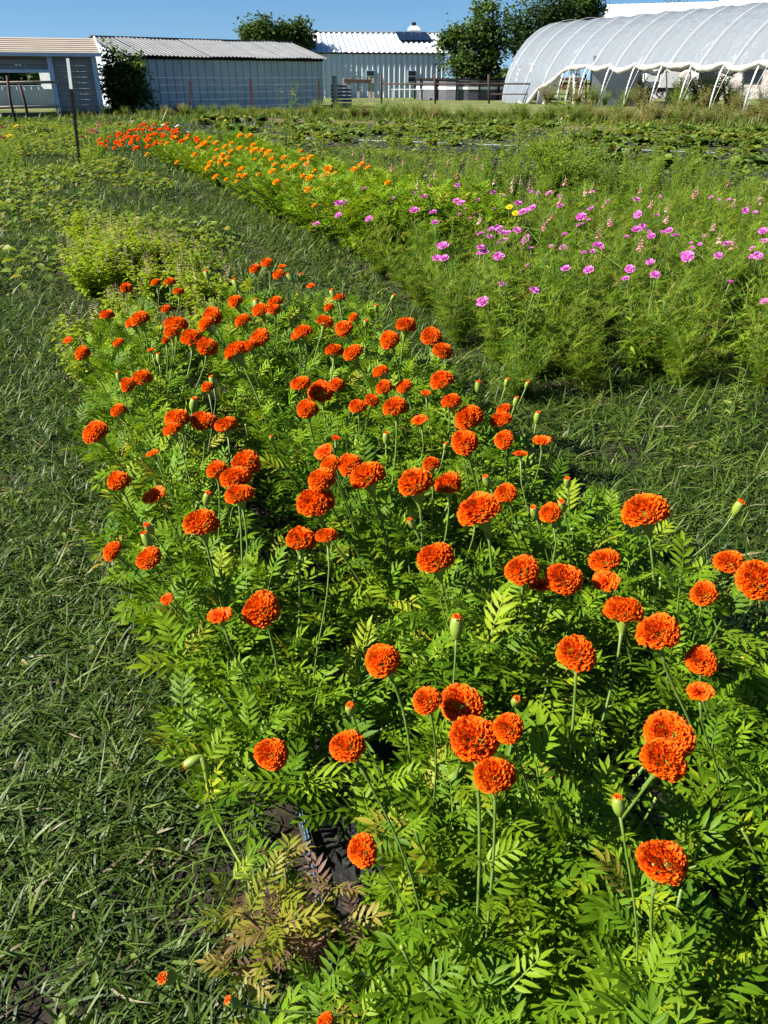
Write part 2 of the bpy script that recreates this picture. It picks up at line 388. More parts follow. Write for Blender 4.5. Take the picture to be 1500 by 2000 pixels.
# ------------------------------------------------------------------ leaf, petal and blade templates
def leaflet(base, d, nrm, L, w, lo=False):
    """lanceolate blade folded along its midrib"""
    base = np.asarray(base, float); d = d/np.linalg.norm(d)
    s = np.cross(nrm, d); s /= np.linalg.norm(s); nn = np.cross(d, s)
    if lo:
        V = [base, base+d*L*.45+s*w, base+d*L*.45-nn*w*.35, base+d*L*.45-s*w, base+d*L-nn*L*.10]
        F = [(0, 2, 1), (0, 3, 2), (1, 2, 4), (2, 3, 4)]
    else:
        V = [base, base+d*L*.28+s*w*.85+nn*w*.25, base+d*L*.28, base+d*L*.28-s*w*.85+nn*w*.25,
             base+d*L*.62+s*w*.8+nn*w*.2-nn*L*.03, base+d*L*.62-nn*L*.03, base+d*L*.62-s*w*.8+nn*w*.2-nn*L*.03, base+d*L-nn*L*.12]
        F = [(0, 2, 1), (0, 3, 2), (1, 2, 5), (1, 5, 4), (2, 3, 6), (2, 6, 5), (4, 5, 7), (5, 6, 7)]
    return np.array(V), F
def pinnate(seed, lo=False, pairs=5):
    """compound marigold leaf along +X, length about 1"""
    r = random.Random(seed)
    droop = r.uniform(.12, .4); side = r.uniform(-.12, .12)
    def P(s): return np.array((s, side*s*s, .06*s-droop*s*s))
    parts = []
    k = 4
    V, F = [], []
    for i in range(k+1):
        s = i/k*.86; wd = .018*(1-.6*s)
        V += [P(s)+(0, wd, .012), P(s)+(0, -wd, .012)]
    for i in range(k): F += [(2*i, 2*i+1, 2*i+3), (2*i, 2*i+3, 2*i+2)]
    parts.append((np.array(V), F))
    for j in range(pairs):
        s = .20+.60*(j/(pairs-1))
        L = (.27+.19*math.sin(PI*(.25+.6*j/(pairs-1))))*r.uniform(.9, 1.12)
        for sg in (-1, 1):
            a = math.radians(r.uniform(48, 62)-j*3)
            d = np.array((math.cos(a), sg*math.sin(a), r.uniform(-.22, .12)))
            nr = np.array((r.uniform(-.25, .25), -sg*.22+r.uniform(-.2, .2), 1.0))
            parts.append(leaflet(P(s+sg*.012), d, nr, L, .052*r.uniform(.85, 1.15), lo))
    d = P(1.0)-P(.85)
    parts.append(leaflet(P(.84), d, np.array((0, r.uniform(-.3, .3), 1.0)), .40, .06, lo))
    V, F = join(*parts)
    return V, np.array(F)
LEAF_HI = [pinnate(s) for s in range(8)]
LEAF_LO = [pinnate(s+20, True, 4) for s in range(6)]
def simple_leaf(w=.22, droop=.25, fold=.3):
    V = [(0, 0, 0), (.33, w, fold*w), (.33, 0, -.02), (.33, -w, fold*w), (.68, w*.75, fold*w-.4*droop), (.68, 0, -.45*droop), (.68, -w*.75, fold*w-.4*droop), (1, 0, -droop)]
    F = [(0, 2, 1), (0, 3, 2), (1, 2, 5), (1, 5, 4), (2, 3, 6), (2, 6, 5), (4, 5, 7), (5, 6, 7)]
    return np.array(V), np.array(F)
LEAF_OVAL = simple_leaf(.27, .3)
LEAF_LANCE = simple_leaf(.11, .25)
LEAF_BROAD = simple_leaf(.42, .35)
QUAD_LEAF = (np.array([(0, 0, 0), (.5, .26, .05), (.5, -.26, .05), (1, 0, -.08)]), np.array([(0, 2, 1), (1, 2, 3)]))
def blades(P, yaw, L, w, e0, curl, rnd, segs=3):
    """grass blades as tapering curved strips"""
    nB = len(P)
    pts = [P]; e = e0.copy()
    d = L/segs
    for k in range(segs):
        step = np.stack([np.cos(yaw)*np.cos(e), np.sin(yaw)*np.cos(e), np.sin(e)], 1)*d[:, None]
        q = pts[-1]+step; q[:, 2] = np.maximum(q[:, 2], .004)
        pts.append(q); e = e-curl/segs; yaw = yaw+(rnd-.5)*.5
    side = np.stack([-np.sin(yaw), np.cos(yaw), np.zeros(nB)], 1)
    tw = np.stack([np.zeros(nB), np.zeros(nB), (rnd*7 % 1-.5)*.8], 1)
    side = side+tw
    ws = [.75, 1.0, .7]
    V = []
    for k in range(segs):
        V += [pts[k]+side*(w*ws[k]/2)[:, None], pts[k]-side*(w*ws[k]/2)[:, None]]
    V.append(pts[-1])
    m = 2*segs+1
    V = np.stack(V, 1).reshape(-1, 3)
    f = []
    for k in range(segs-1): f += [(2*k, 2*k+1, 2*k+3), (2*k, 2*k+3, 2*k+2)]
    f.append((2*segs-2, 2*segs-1, 2*segs))
    F = (np.array(f)[None]+(np.arange(nB)*m)[:, None, None]).reshape(-1, 3)
    return V, F, np.repeat(rnd, m)

def bloom_mesh(name, seed, N, h=.72, phimax=108, mat=None, wid=.14, core=.62, lo=False):
    """pompom of ruffled petals, radius 1, flower axis +Z"""
    r = np.random.default_rng(seed)
    V, F, A = [], [], []
    n0 = 0
    lump = r.uniform(0, 2*PI, 3)
    for i in range(N):
        f = (i+.5)/N
        cphi = 1-f*(1-math.cos(math.radians(phimax)))
        phi = math.acos(cphi); th = i*2.399963+r.normal(0, .12)
        rr = (1+.05*math.sin(2*th+lump[0])+.04*math.sin(3*th+lump[1]))*r.uniform(.95, 1.04)
        S = np.array((math.sin(phi)*math.cos(th), math.sin(phi)*math.sin(th), math.cos(phi)*h))*rr
        if phi < .5: S *= .90+.20*phi
        B = S*core+np.array((0, 0, -.06))
        tt = np.array((-math.sin(th), math.cos(th), 0)); nrm = S/np.linalg.norm(S); tp = np.cross(nrm, tt)
        ro = r.normal(0, .55); t = tt*math.cos(ro)+tp*math.sin(ro); b = np.cross(nrm, t)
        w = wid*r.uniform(.75, 1.25)*(.62+.38*min(1, phi/.8))
        v0 = r.uniform(.0, .25)
        if lo:
            q = [B-t*w*.4, B+t*w*.4, S-t*w+b*.05, S+b*r.uniform(-.07, .09)+nrm*.05, S+t*w-b*.05]
            fs = [(0, 1, 3), (0, 3, 2), (1, 4, 3)]
            al = [v0*.4, v0*.4, .62+v0, .75+v0, .62+v0]
        else:
            Mi = B+(S-B)*.62
            q = [B-t*w*.3, B+t*w*.3, Mi-t*w*.8+b*r.uniform(-.04, .04), Mi+b*r.uniform(-.05, .05), Mi+t*w*.8+b*r.uniform(-.04, .04)]
            for u, sgn in ((-1, 1), (-.5, -1), (0, 1), (.5, -1), (1, 1)):
                q.append(S+t*u*w+b*(sgn*.04*r.uniform(.3, 1.3))+nrm*(.03*sgn*r.uniform(-.6, 1)-.09*abs(u)**2))
            fs = [(0, 3, 2), (0, 1, 3), (1, 4, 3), (2, 6, 5), (2, 7, 6), (2, 3, 7), (3, 4, 7), (4, 8, 7), (4, 9, 8)]
            al = [v0*.3]*2+[.22+v0]*3+[.66+v0, .72+v0, .70+v0, .72+v0, .66+v0]
        V += q; A += al; F += [tuple(k+n0 for k in f_) for f_ in fs]; n0 += len(q)
    return mesh_np(name, np.array(V), np.array(F), mat, np.clip(A, 0, .98))
def lathe(prof, n=10):
    V, F = [], []
    for (r, z) in prof:
        for j in range(n): V.append((r*math.cos(2*PI*j/n), r*math.sin(2*PI*j/n), z))
    for i in range(len(prof)-1):
        for j in range(n):
            a, b = i*n+j, i*n+(j+1) % n
            F.append((a, b, b+n, a+n))
    return np.array(V), F
BLOOM = [bloom_mesh('bloom', 10+s, 380, h=.78+.05*(s % 3), mat=M['petal']) for s in range(6)]
BLOOM_FLAT = [bloom_mesh('bloom_half', 30+s, 80, h=.42, phimax=92, mat=M['petal'], wid=.2, core=.3) for s in range(3)]
BLOOM_FAR = [bloom_mesh('bloom_far', 40+s, 90, h=.72, mat=M['petal'], wid=.25, core=.6, lo=True) for s in range(3)]
BLOOM_GOLD = [bloom_mesh('bloom_gold', 50+s, 90, h=.72, mat=M['petal_gold'], wid=.25, core=.6, lo=True) for s in range(3)]
# green cup under the petals, top of the cup at z = 0, unit = bloom radius
CALYX = mesh_py('calyx', *lathe([(.02, -1.5), (.13, -1.3), (.20, -.95), (.36, -.62), (.44, -.35), (.40, -.05)]), M['calyx'], True)
BUD = mesh_py('bud', *lathe([(.10, -1.1), (.30, -.8), (.62, -.2), (.72, .5), (.62, 1.25), (.50, 1.6), (.2, 1.62)], 8), M['calyx'], True)
BUDTIP = bloom_mesh('bud_petals', 71, 34, h=1.0, phimax=70, mat=M['petal'], wid=.22, core=.2)
BUDSMALL = mesh_py('small_bud', *lathe([(.1, -1.0), (.6, -.6), (.95, .2), (.7, .95), (.1, 1.2)], 8), M['calyx'], True)

LEAF_ME = [mesh_np('leaf', V, F, M['marigold_leaf'], np.full(len(V), .18*(i % 4))) for i, (V, F) in enumerate(LEAF_HI)]
LEAF_YE = [mesh_np('yellow_leaf', V, F, M['yellow_leaf'], np.full(len(V), .1*i)) for i, (V, F) in enumerate(LEAF_HI)]

# ------------------------------------------------------------------ marigolds of the front bed
def shoots_of(base, H, rad, nsh, r, leafL, spread=1.0, z0=.3):
    """branches with opposite pairs of compound leaves"""
    paths, LP, LR, LS = [], [], [], []
    a0 = r.uniform(0, 2*PI)
    for i in range(nsh):
        az = a0+i*2.4+r.normal(0, .3); rr = rad*math.sqrt((i+.5)/nsh)*r.uniform(.85, 1.1)
        tz = H*(1-.38*(rr/rad)**2)*r.uniform(.86, 1.06)
        dv = np.array((math.cos(az), math.sin(az), 0))
        s = np.linspace(0, 1, 6)
        path = base+dv*(rr*s**1.15)[:, None]+np.array((0, 0, 1.0))*(tz*s**.85)[:, None]
        paths.append(path)
        L = np.linalg.norm(np.diff(path, axis=0), axis=1).sum()
        nn = max(4, int(L*(1-z0)/.036)); na = r.uniform(0, 2*PI)
        for k in range(nn):
            t = z0+(1-z0)*(k+1)/nn
            p = np.array([np.interp(t, s, path[:, c]) for c in range(3)])
            sz = leafL*(.55+.5*math.sin(PI*min(1, (1.08-t)/.75)))*r.uniform(.85, 1.15)
            el = math.radians(8+48*t**2.2)*r.uniform(.6, 1.2)
            for q in (0, PI):
                LP.append(p); LR.append(rot(na+q+r.normal(0, .2), el+r.normal(0, .15), r.normal(0, .3))); LS.append(sz)
            na += PI/2+r.normal(0, .25)
    return paths, np.array(LP), np.array(LR), np.array(LS)
def stem_mesh(name, paths, r0, r1, mat, org):
    VF = [tube(p, np.linspace(r0, r1, len(p)), 5, False) for p in paths]
    V, F = join(*VF)
    return mesh_np(name, V-np.asarray(org), np.array(F), mat, smooth=True)
def stem_curve(a, b, tdir, n=7):
    """curve from a up to b arriving along tdir"""
    a = np.asarray(a, float); b = np.asarray(b, float)
    L = np.linalg.norm(b-a)
    c1 = a+np.array((0, 0, L*.35))+(b-a)*.1; c2 = b-np.asarray(tdir)*L*.35
    t = np.linspace(0, 1, n)[:, None]
    return (1-t)**3*a+3*(1-t)**2*t*c1+3*(1-t)*t*t*c2+t**3*b

# blooms seen in the photograph: pixel, width in pixels, kind (F full, H half open, B bud, s small bud)
BL = '''521 512 24 F;498 524 24 F;551 520 16 H;544 535 24 F;459 552 12 B;565 540 10 B;587 540 10 B;403 535 10 B;247 561 24 F;304 551 20 F;332 549 24 F;349 568 20 F;607 558 18 H;649 572 11 B;663 581 22 F;459 588 30 F;537 588 28 F;508 604 36 F;535 603 26 F;500 592 12 B;209 614 28 F;325 603 22 F;643 600 22 F;636 627 32 F;690 619 20 F;671 640 36 F;473 625 32 F;272 621 40 F;258 629 30 F;345 631 46 F;335 648 28 F;414 616 42 F;401 632 36 F;375 659 46 F;405 675 42 F;507 657 40 F;461 684 50 F;489 673 30 F;591 646 36 F;578 655 24 F;133 664 22 H;161 688 34 F;231 668 22 F;324 664 18 F;653 683 42 F;689 688 38 F;295 683 16 H;310 697 11 B;231 733 10 B;249 750 32 F;277 737 44 F;231 800 32 F;405 755 28 F;414 742 12 B;587 747 38 F;626 762 52 F;658 750 34 F;600 797 44 F;698 792 34 F;727 780 32 F;743 724 36 F;378 786 15 B;346 816 50 F;335 837 38 F;397 820 50 F;442 828 44 F;185 842 54 F;298 885 26 H;231 937 48 F;301 967 46 H;481 902 62 F;459 930 62 F;424 915 46 F;466 962 56 F;393 1018 70 F;217 1075 42 F;290 1088 50 F;616 978 76 F;632 882 40 H;645 905 40 F;683 906 54 F;716 926 70 F;628 935 56 F;588 1050 62 F;638 1044 42 F;656 855 18 H;793 634 42 F;760 662 42 F;843 655 46 F;865 684 40 F;750 755 34 F;788 753 34 F;862 741 48 F;772 792 50 F;832 767 22 H;934 752 13 B;882 782 42 F;915 814 60 F;907 862 58 F;978 818 42 F;985 797 30 F;984 857 40 F;1059 860 36 H;1017 886 28 H;820 820 34 H;754 852 13 B;842 905 36 F;810 939 78 F;876 942 54 F;934 991 88 F;988 961 46 F;950 937 15 B;1074 1000 46 F;1043 998 16 B;1098 985 16 B;1108 940 14 B;803 1020 14 B;851 1088 74 F;1020 1110 70 F;1057 1142 52 H;1103 1128 72 F;1180 1092 58 F;1183 1135 60 H;1218 1190 74 F;1126 1272 80 F;892 1218 26 B;1258 993 88 F;1008 782 11 B;1050 812 13 B;990 745 10 B;510 1187 82 F;430 1202 52 H;326 1170 28 H;745 1287 76 F;833 1365 60 F;900 1370 84 F;925 1437 106 F;992 1420 66 F;965 1510 84 F;530 1470 64 F;678 1455 74 F;684 1383 20 B;707 1660 66 F;1297 1678 96 F;1307 1430 92 F;1298 1480 86 F;1370 1287 64 F;1367 1350 50 H;1286 1230 86 F;1376 1157 56 F;1425 1095 56 F;1484 1130 90 F;1443 988 18 B;1207 1568 24 B;635 1995 36 F;452 1957 20 B;325 1910 26 B;1008 1368 18 B;1030 750 9 B;930 1010 9 s;405 970 16 B;285 1050 18 B;290 1030 16 B;715 630 10 B;735 600 9 B;570 630 10 B;768 580 8 B;960 1252 10 s;1070 1330 11 s;1290 1130 9 s;1118 1035 12 s;1150 1045 8 s;1205 970 7 s;545 790 8 s;530 855 9 B;480 830 7 s;875 985 10 s;870 870 9 B;785 1850 14 s;1280 1560 9 s;990 1300 8 s;1255 1500 8 s;1450 1620 9 s;430 1360 9 s;810 1620 8 s;1330 1740 9 s'''
BLOOMS = []
for k, it in enumerate(BL.replace('\n', '').split(';')):
    x, y, w, kd = it.split(); x, y, w = float(x), float(y), float(w)
    z = {'F': .60, 'H': .59, 'B': .57, 's': .46}[kd]+(.05 if y < 1050 else 0)+((k*37) % 11-5)*.006
    if kd == 's' and y > 1200: z = .42
    if (x, y) == (325, 1910): z = .22
    if (x, y) == (452, 1957): z = .25
    if (x, y) == (635, 1995): z = .40
    if (x, y) == (707, 1660): z = .42
    if (x, y) == (530, 1470): z = .50
    p = G(x, y, z)
    BLOOMS.append((p, w/FPX*zc(p)/2, kd))
# plant bases in three rows along the bed
rows = {'left': [(.18, .72), (.10, 1.02), (-.20, 1.24), (-.32, 1.46), (-.46, 1.76), (-.60, 2.06), (-.74, 2.38), (-.88, 2.70), (-1.0, 3.02), (-1.12, 3.35), (-1.24, 3.68)],
        'middle': [(.42, .62), (.36, .95), (.25, 1.28), (.12, 1.60), (-.02, 1.92), (-.15, 2.25), (-.29, 2.58), (-.42, 2.92), (-.55, 3.28), (-.66, 3.66), (-.72, 4.08)],
        'right': [(.80, .70), (.76, 1.04), (.66, 1.36), (.50, 1.68), (.36, 2.02), (.24, 2.36), (.14, 2.70), (.02, 3.05), (-.12, 3.40), (-.25, 3.78), (-.38, 4.15)]}
PLANTS = []
for rn, pts in rows.items():
    for i, (x, y) in enumerate(pts):
        PLANTS.append(dict(row=rn, i=i, base=np.array((x+random.uniform(-.03, .03), y+random.uniform(-.03, .03), 0.0)), bl=[]))
for b in BLOOMS:
    p = b[0]
    d = [math.hypot(p[0]-q['base'][0], p[1]-q['base'][1]+.02)+.03*len(q['bl']) for q in PLANTS]
    PLANTS[int(np.argmin(d))]['bl'].append(b)
for q in PLANTS:
    base = q['base']; y = base[1]
    nb = sum(1 for b in q['bl'] if b[2] in 'FH')
    pos = ORD[q['i']]
    lab = '%s marigold from near end, %s row of front bed, %s' % (pos, q['row'], 'no open bloom' if nb == 0 else 'one orange bloom' if nb == 1 else '%d orange blooms' % nb)
    t = thing('marigold_plant', lab, 'marigold', base, 'orange marigold plants in the front bed')
    q['t'] = t
    near = y < 2.0
    H = (.45 if y < 1.2 else .51)*rng.uniform(.92, 1.08)
    if q['row'] == 'left' and y < 1.15: H *= .72
    if q['row'] == 'left' and 1.15 < y < 1.4: H *= .8
    if y < .8: H *= .82
    paths, LP, LR, LS = shoots_of(base, H, (.27 if y > 1 else .25)*(.72 if q['row'] == 'left' and y < 1.15 else 1), 15, rng, .110, z0=.42)
    link('stem', stem_mesh('stem', paths, .0055, .002, M['stem'], base), t, base)
    score = LP[:, 2]*1.2+np.hypot(LP[:, 0]-base[0], LP[:, 1]-base[1])*.8-(LP[:, 1]-base[1])*.5
    order = np.argsort(-score)
    nobj = 120 if near else 64
    vi = rng.integers(0, len(LEAF_ME), len(LP))
    for j in order[:nobj]:
        link('leaf', LEAF_ME[vi[j]], t, LP[j], euler_of(LR[j]), LS[j])
    acc = Acc(); rest = order[nobj:]
    lv = rng.integers(0, len(LEAF_LO), len(rest)); rn = rng.uniform(0, .8, len(rest))
    for v in range(len(LEAF_LO)):
        s = rest[lv == v]
        acc.scat(LEAF_LO[v], LR[s], LP[s], LS[s]*1.05, rn[lv == v])
    f = link('foliage', acc.mesh('foliage', M['marigold_leaf'], base), t, base); f['kind'] = 'stuff'
    for (p, R, kd) in q['bl']:
        out = np.array((p[0]-base[0], p[1]-base[1], 0)); lo = np.linalg.norm(out)
        ax = np.array((0, 0, 1.0))+out*1.1+rng.normal(0, .16, 3)*(1, 1, 0)+np.array((-.12, -.10, 0)); ax /= np.linalg.norm(ax)
        if kd in 'Bs': R *= 1.0 if kd == 'B' else .9
        drop = {'F': .45, 'H': .75, 'B': .9, 's': .8}[kd]*R
        foot = np.array((base[0]+out[0]*.45, base[1]+out[1]*.45, max(.12, p[2]*.38)))
        end = p-ax*drop
        sr = max(.0019, min(.0030, R*.075))
        path = stem_curve(foot, end, ax)
        rad = np.linspace(sr*.9, sr, len(path)); rad[-1] = sr*1.5
        V, F = tube(path, rad, 6)
        link('flower_stem', mesh_np('flower_stem', V-base, F, M['stem'], smooth=True), t, base)
        if kd != 's':
            for tt in (.18, .36, .54)[:2 if kd == 'B' else 3]:
                lp_ = np.array([np.interp(tt, np.linspace(0, 1, len(path)), path[:, c]) for c in range(3)])
                link('leaf', LEAF_ME[rng.integers(8)], t, lp_, euler_of(rot(rng.uniform(0, 6.28), rng.uniform(.3, .9), rng.normal(0, .3))), rng.uniform(.055, .10)*(1.2-tt))
        yaw = rng.uniform(0, 2*PI)
        Q = Vector(ax).to_track_quat('Z', 'Y').to_matrix() @ Matrix.Rotation(yaw, 3, 'Z')
        eu = Q.to_euler()
        if kd == 'F':
            b = link('bloom', BLOOM[rng.integers(6)], t, p-ax*R*.18, eu, R*rng.uniform(.93, 1.05, 3))
            c = link('calyx', CALYX, b, (0, 0, 0)); c.location = (0, 0, 0)
        elif kd == 'H':
            b = link('bloom', BLOOM_FLAT[rng.integers(3)], t, p-ax*R*.05, eu, R*rng.uniform(.9, 1.08, 3))
            c = link('calyx', CALYX, b, (0, 0, 0)); c.location = (0, 0, .05); c.scale = (.95, .95, .9)
        elif kd == 'B':
            b = link('bud', BUD, t, p-ax*R*1.3, eu, R*1.5)
            c = link('petals', BUDTIP, b, (0, 0, 0)); c.location = (0, 0, 1.32); c.scale = (.66, .66, .62)
        else:
            link('bud', BUDSMALL, t, p-ax*R*.2, eu, R*.9)

# the sick plant at the bed's near left corner, and its drooping bud
base = np.array((-.175, .86, 0.0))
t = thing('marigold_plant', 'yellowing marigold plant with purple withered leaves beside the blue-striped drip tape', 'marigold', base, 'orange marigold plants in the front bed')
paths, LP, LR, LS = shoots_of(base, .24, .15, 7, rng, .105, z0=.2)
link('stem', stem_mesh('stem', paths, .005, .002, M['stem_brown'], base), t, base)
for j in range(len(LP)): link('leaf', LEAF_YE[rng.integers(8)], t, LP[j], euler_of(LR[j]), LS[j]*.72)
bp = G(382, 1484, .34)
ft = G(425, 1610, .16)
c = np.stack([base+(0, 0, .05), ft, G(410, 1560, .24), G(402, 1500, .325), G(394, 1480, .342), G(384, 1482, .335)])
ti = np.linspace(0, len(c)-1, 26); cs = np.stack([np.interp(ti, range(len(c)), c[:, k_]) for k_ in range(3)], 1)
for _ in range(4): cs[1:-1] = (cs[:-2]+2*cs[1:-1]+cs[2:])/4
V, F = tube(cs, np.interp(ti, range(6), [.0025, .003, .004, .006, .0075, .008]), 8)
link('flower_stem', mesh_np('flower_stem', V-base, F, M['calyx'], smooth=True), t, base)
Q = Vector((-.75, -.35, -.25)).to_track_quat('Z', 'Y').to_euler()
b = link('bud', BUD, t, bp, Q, .015); b['label'] = 'closed bud nodding on a thick bent stem'
cc = link('petals', BUDTIP, b, (0, 0, 0)); cc.location = (0, 0, 1.3); cc.scale = (.66, .66, .5)

for kk, (bx, by, hh) in enumerate(((-.03, .68, .17), (-.16, .66, .13), (.06, .86, .14))):
    base = np.array((bx, by, 0.0))
    t = thing('marigold_plant', ('low marigold sprout beside the near end of the drip tape', 'smallest marigold sprout in the grass at the bed corner', 'short marigold sprout right of the drip tape')[kk], 'marigold', base, 'orange marigold plants in the front bed')
    paths, LP, LR, LS = shoots_of(base, hh, .12, 5, rng, .10, z0=.25)
    link('stem', stem_mesh('stem', paths, .003, .0015, M['stem'], base), t, base)
    for j in range(len(LP)): link('leaf', LEAF_ME[rng.integers(8)], t, LP[j], euler_of(LR[j]), LS[j]*.9)

# drip tape and the black weed fabric along the bed's near left edge
tp = [(-.33, 1.62), (-.265, 1.42), (-.20, 1.22), (-.155, 1.07), (-.12, .93), (-.10, .82), (-.085, .74)]
t = thing('drip_tape', 'black drip tape with two pale blue stripes along the marigold bed', 'drip tape', (tp[3][0], tp[3][1], 0))
def strip(pts, w, z, off=0.0):
    pts = np.array([(x, y, z) for x, y in pts]); T = np.gradient(pts, axis=0); T /= np.linalg.norm(T, axis=1)[:, None]
    s = np.stack([T[:, 1], -T[:, 0], np.zeros(len(T))], 1)
    V = np.concatenate([pts+s*(off-w/2), pts+s*(off+w/2)]); k = len(pts)
    return V, [(i, i+1, k+i+1, k+i) for i in range(k-1)]
V, F = tube(np.array([(x, y, .034) for x, y in tp]), .011, 10); V[:, 2] = .034+(V[:, 2]-.034)*.6
part('tube', V, F, M['black_plastic'], t, True)
for off in (-.004, .003): part('stripe', *strip(tp, .0017, .0415, off), M['blue_stripe'], t)
mp = np.array(tp)
V, F = [], []
for i, (x, y) in enumerate(tp):
    for j in range(7): V.append((x+.015+j*.045, y+j*.02, .012+.012*math.sin(i*1.7+j*1.3)+(.012 if j == 0 else 0)))
for i in range(len(tp)-1):
    for j in range(6): F.append((i*7+j, i*7+j+1, i*7+j+8, i*7+j+7))
o = link('weed_fabric', mesh_py('weed_fabric', V, F, M['black_plastic'], True)); o['kind'] = 'structure'; o['label'] = 'black weed fabric at the edge of the marigold bed'

# ------------------------------------------------------------------ basil behind the front marigolds
def basil_mesh(seed):
    r = np.random.default_rng(seed); acc = Acc(); sp = Acc()
    for i in range(24):
        az = r.uniform(0, 2*PI); rr = .25*math.sqrt(r.uniform()); H = r.uniform(.24, .36)
        ks = np.arange(7)
        P = np.stack([rr*math.cos(az)*(ks/6), rr*math.sin(az)*(ks/6), H*(.35+.65*ks/6)], 1)
        for q in range(7):
            m = len(P)
            acc.scat(LEAF_OVAL, rot(r.uniform(0, 2*PI, m), r.uniform(-.2, .5, m), r.normal(0, .3, m)), P+r.normal(0, .022, (m, 3)), r.uniform(.028, .052, m), r.uniform(0, 1, m))
        if r.uniform() < .5:
            top = P[-1]; m = 26; z = np.linspace(0, r.uniform(.09, .16), m); a = np.arange(m)*2.1
            Q = top+np.stack([.02*r.normal()*z/.1, .02*r.normal()*z/.1, z], 1)
            sp.scat(QUAD_LEAF, rot(a, np.full(m, .25), np.zeros(m)), Q, np.full(m, .016), r.uniform(0, 1, m))
    return acc.mesh('foliage', M['basil_leaf']), sp.mesh('flower_spikes', M['bract'])
BAS = [basil_mesh(s) for s in range(5)]
k = 0
basil_pos = []
for j in range(9):
    y = 4.35+j*.42
    xl, xr = lerp_line(FL, y)+.12, lerp_line(FR, y)-.15
    if y < 4.6: xr = -.85
    nn = max(3, int((xr-xl)/.30))
    for i in range(nn): basil_pos.append((xl+(xr-xl)*(i+.5)/nn+random.uniform(-.06, .06), y+random.uniform(-.08, .08), i, nn, j))
basil_pos += [(-1.45, 4.0, 0, 1, -1), (-1.62, 4.15, 0, 1, -2)]
for (x, y, i, nn, j) in basil_pos:
    if random.random() < .10: continue
    x += random.uniform(-.1, .1); y += random.uniform(-.12, .12)
    if j >= 0: lab = 'basil plant with brown spikes, %s from left, %s rank behind front marigolds' % (ORD[i], ORD[j])
    else: lab = 'yellow-green basil plant beside the %s marigold at the far left corner' % ('last' if j == -1 else 'outermost')
    t = thing('basil_plant', lab, 'basil', (x, y, 0), 'basil plants behind the front marigolds')
    f, s = BAS[k % 5]; k += 1; rz = random.uniform(0, 6.28); sc = random.uniform(.75, 1.1)
    a = link('foliage', f, t, (x, y, 0), (0, 0, rz), sc); a['kind'] = 'stuff'
    b = link('flower_spikes', s, t, (x, y, 0), (0, 0, rz), sc); b['kind'] = 'stuff'
    V, F = tube([(0, 0, 0), (.005, .004, .1), (0, .01, .2)], [.005, .004, .003], 5)
    link('stem', mesh_np('stem', V, F, M['stem']), t, (x, y, 0))

# ------------------------------------------------------------------ the far marigold bed
def far_marigold_mesh(seed):
    r = np.random.default_rng(seed); acc = Acc()
    paths, LP, LR, LS = shoots_of(np.zeros(3), .55, .36, 16, r, .13, z0=.12)
    lv = r.integers(0, 6, len(LP)); rn = r.uniform(.05, .85, len(LP))
    for v in range(6): acc.scat(LEAF_LO[v], LR[lv == v], LP[lv == v], LS[lv == v]*1.25, rn[lv == v])
    return acc.mesh('foliage', M['marigold_leaf']), stem_mesh('stem', paths, .006, .003, M['stem'], (0, 0, 0))
FARM = [far_marigold_mesh(s) for s in range(5)]
ORANGE = '470 265 14;488 266 14;495 284 13;497 295 18;469 290 14;451 296 12;440 287 12;511 295 14;525 298 17;531 311 13;555 309 14;434 304 13;445 308 12;431 315 15;445 322 14;411 319 13;406 328 14;422 345 13;472 331 15;477 344 15;467 343 11;442 351 10;462 355 9;380 303 13;346 317 10;400 282 19;422 280 13;537 322 12;555 325 12;532 336 17;505 341 9;540 356 16;575 325 16;592 312 13;606 308 14;600 320 14;614 334 10;592 344 13;606 349 19;642 331 21;640 341 15;654 339 11;602 371 16;614 401 11;692 332 16;706 322 15;719 328 13;587 296 10;287 302 9;342 271 17;757 357 13;365 272 12;388 288 11;452 280 10;483 291 9;518 304 9;326 281 12;409 270 9;424 293 9;498 312 8;627 345 9;566 330 9;420 308 9'
RED = []
r_ = random.Random(3)
cand = '231 262 12;237 264 10;253 257 12;262 254 9;279 254 10;297 254 13;300 264 13;311 254 11;315 253 9;325 251 12;327 254 10;336 256 10;346 254 11;306 263 9;292 267 13;291 275 14;305 277 9;286 273 9;271 271 10;268 267 9;261 269 13;252 268 9;246 271 12;235 279 14;227 278 11;237 284 9;257 278 13;257 281 10;271 273 8;266 290 14;289 287 12;302 282 11;315 278 10;320 267 13;340 262 12;346 260 10;355 277 13;195 274 10;195 281 9;201 281 8;209 276 8;208 285 8;214 268 8;223 289 9;230 268 8;326 243 9;281 244 11;273 247 9;300 244 8;250 262 8;270 254 9;287 249 8;336 270 9;384 271 12;387 276 11;369 265 11;353 264 8;243 267 8;316 262 8;281 262 9'
for s in cand.split(';'): RED.append(tuple(map(float, s.split())))
far_plants = []
for j in range(22):
    y = 7.15+j*.52
    xl, xr = lerp_line(AL, y)+.28, lerp_line(AR, y)-.15
    nn = 3 if y < 12 else 3
    for i in range(nn): far_plants.append(dict(base=(xl+(xr-xl)*i/(nn-1)+random.uniform(-.05, .05), y+random.uniform(-.08, .08), 0.0), i=i, j=j, bl=[]))
for lst, mt in ((ORANGE.split(';'), 'gold'), (RED, 'red')):
    for it in lst:
        x, y, w = map(float, it.split()) if isinstance(it, str) else it
        z = float(np.interp(y, [243, 262, 300, 400], [.62, .52, .54, .70])) + random.uniform(-.02, .03)
        p = G(x, y, z)
        d = [math.hypot(p[0]-q['base'][0], p[1]-q['base'][1])+.04*len(q['bl']) for q in far_plants]
        far_plants[int(np.argmin(d))]['bl'].append((p, w/FPX*zc(p)/2, mt))
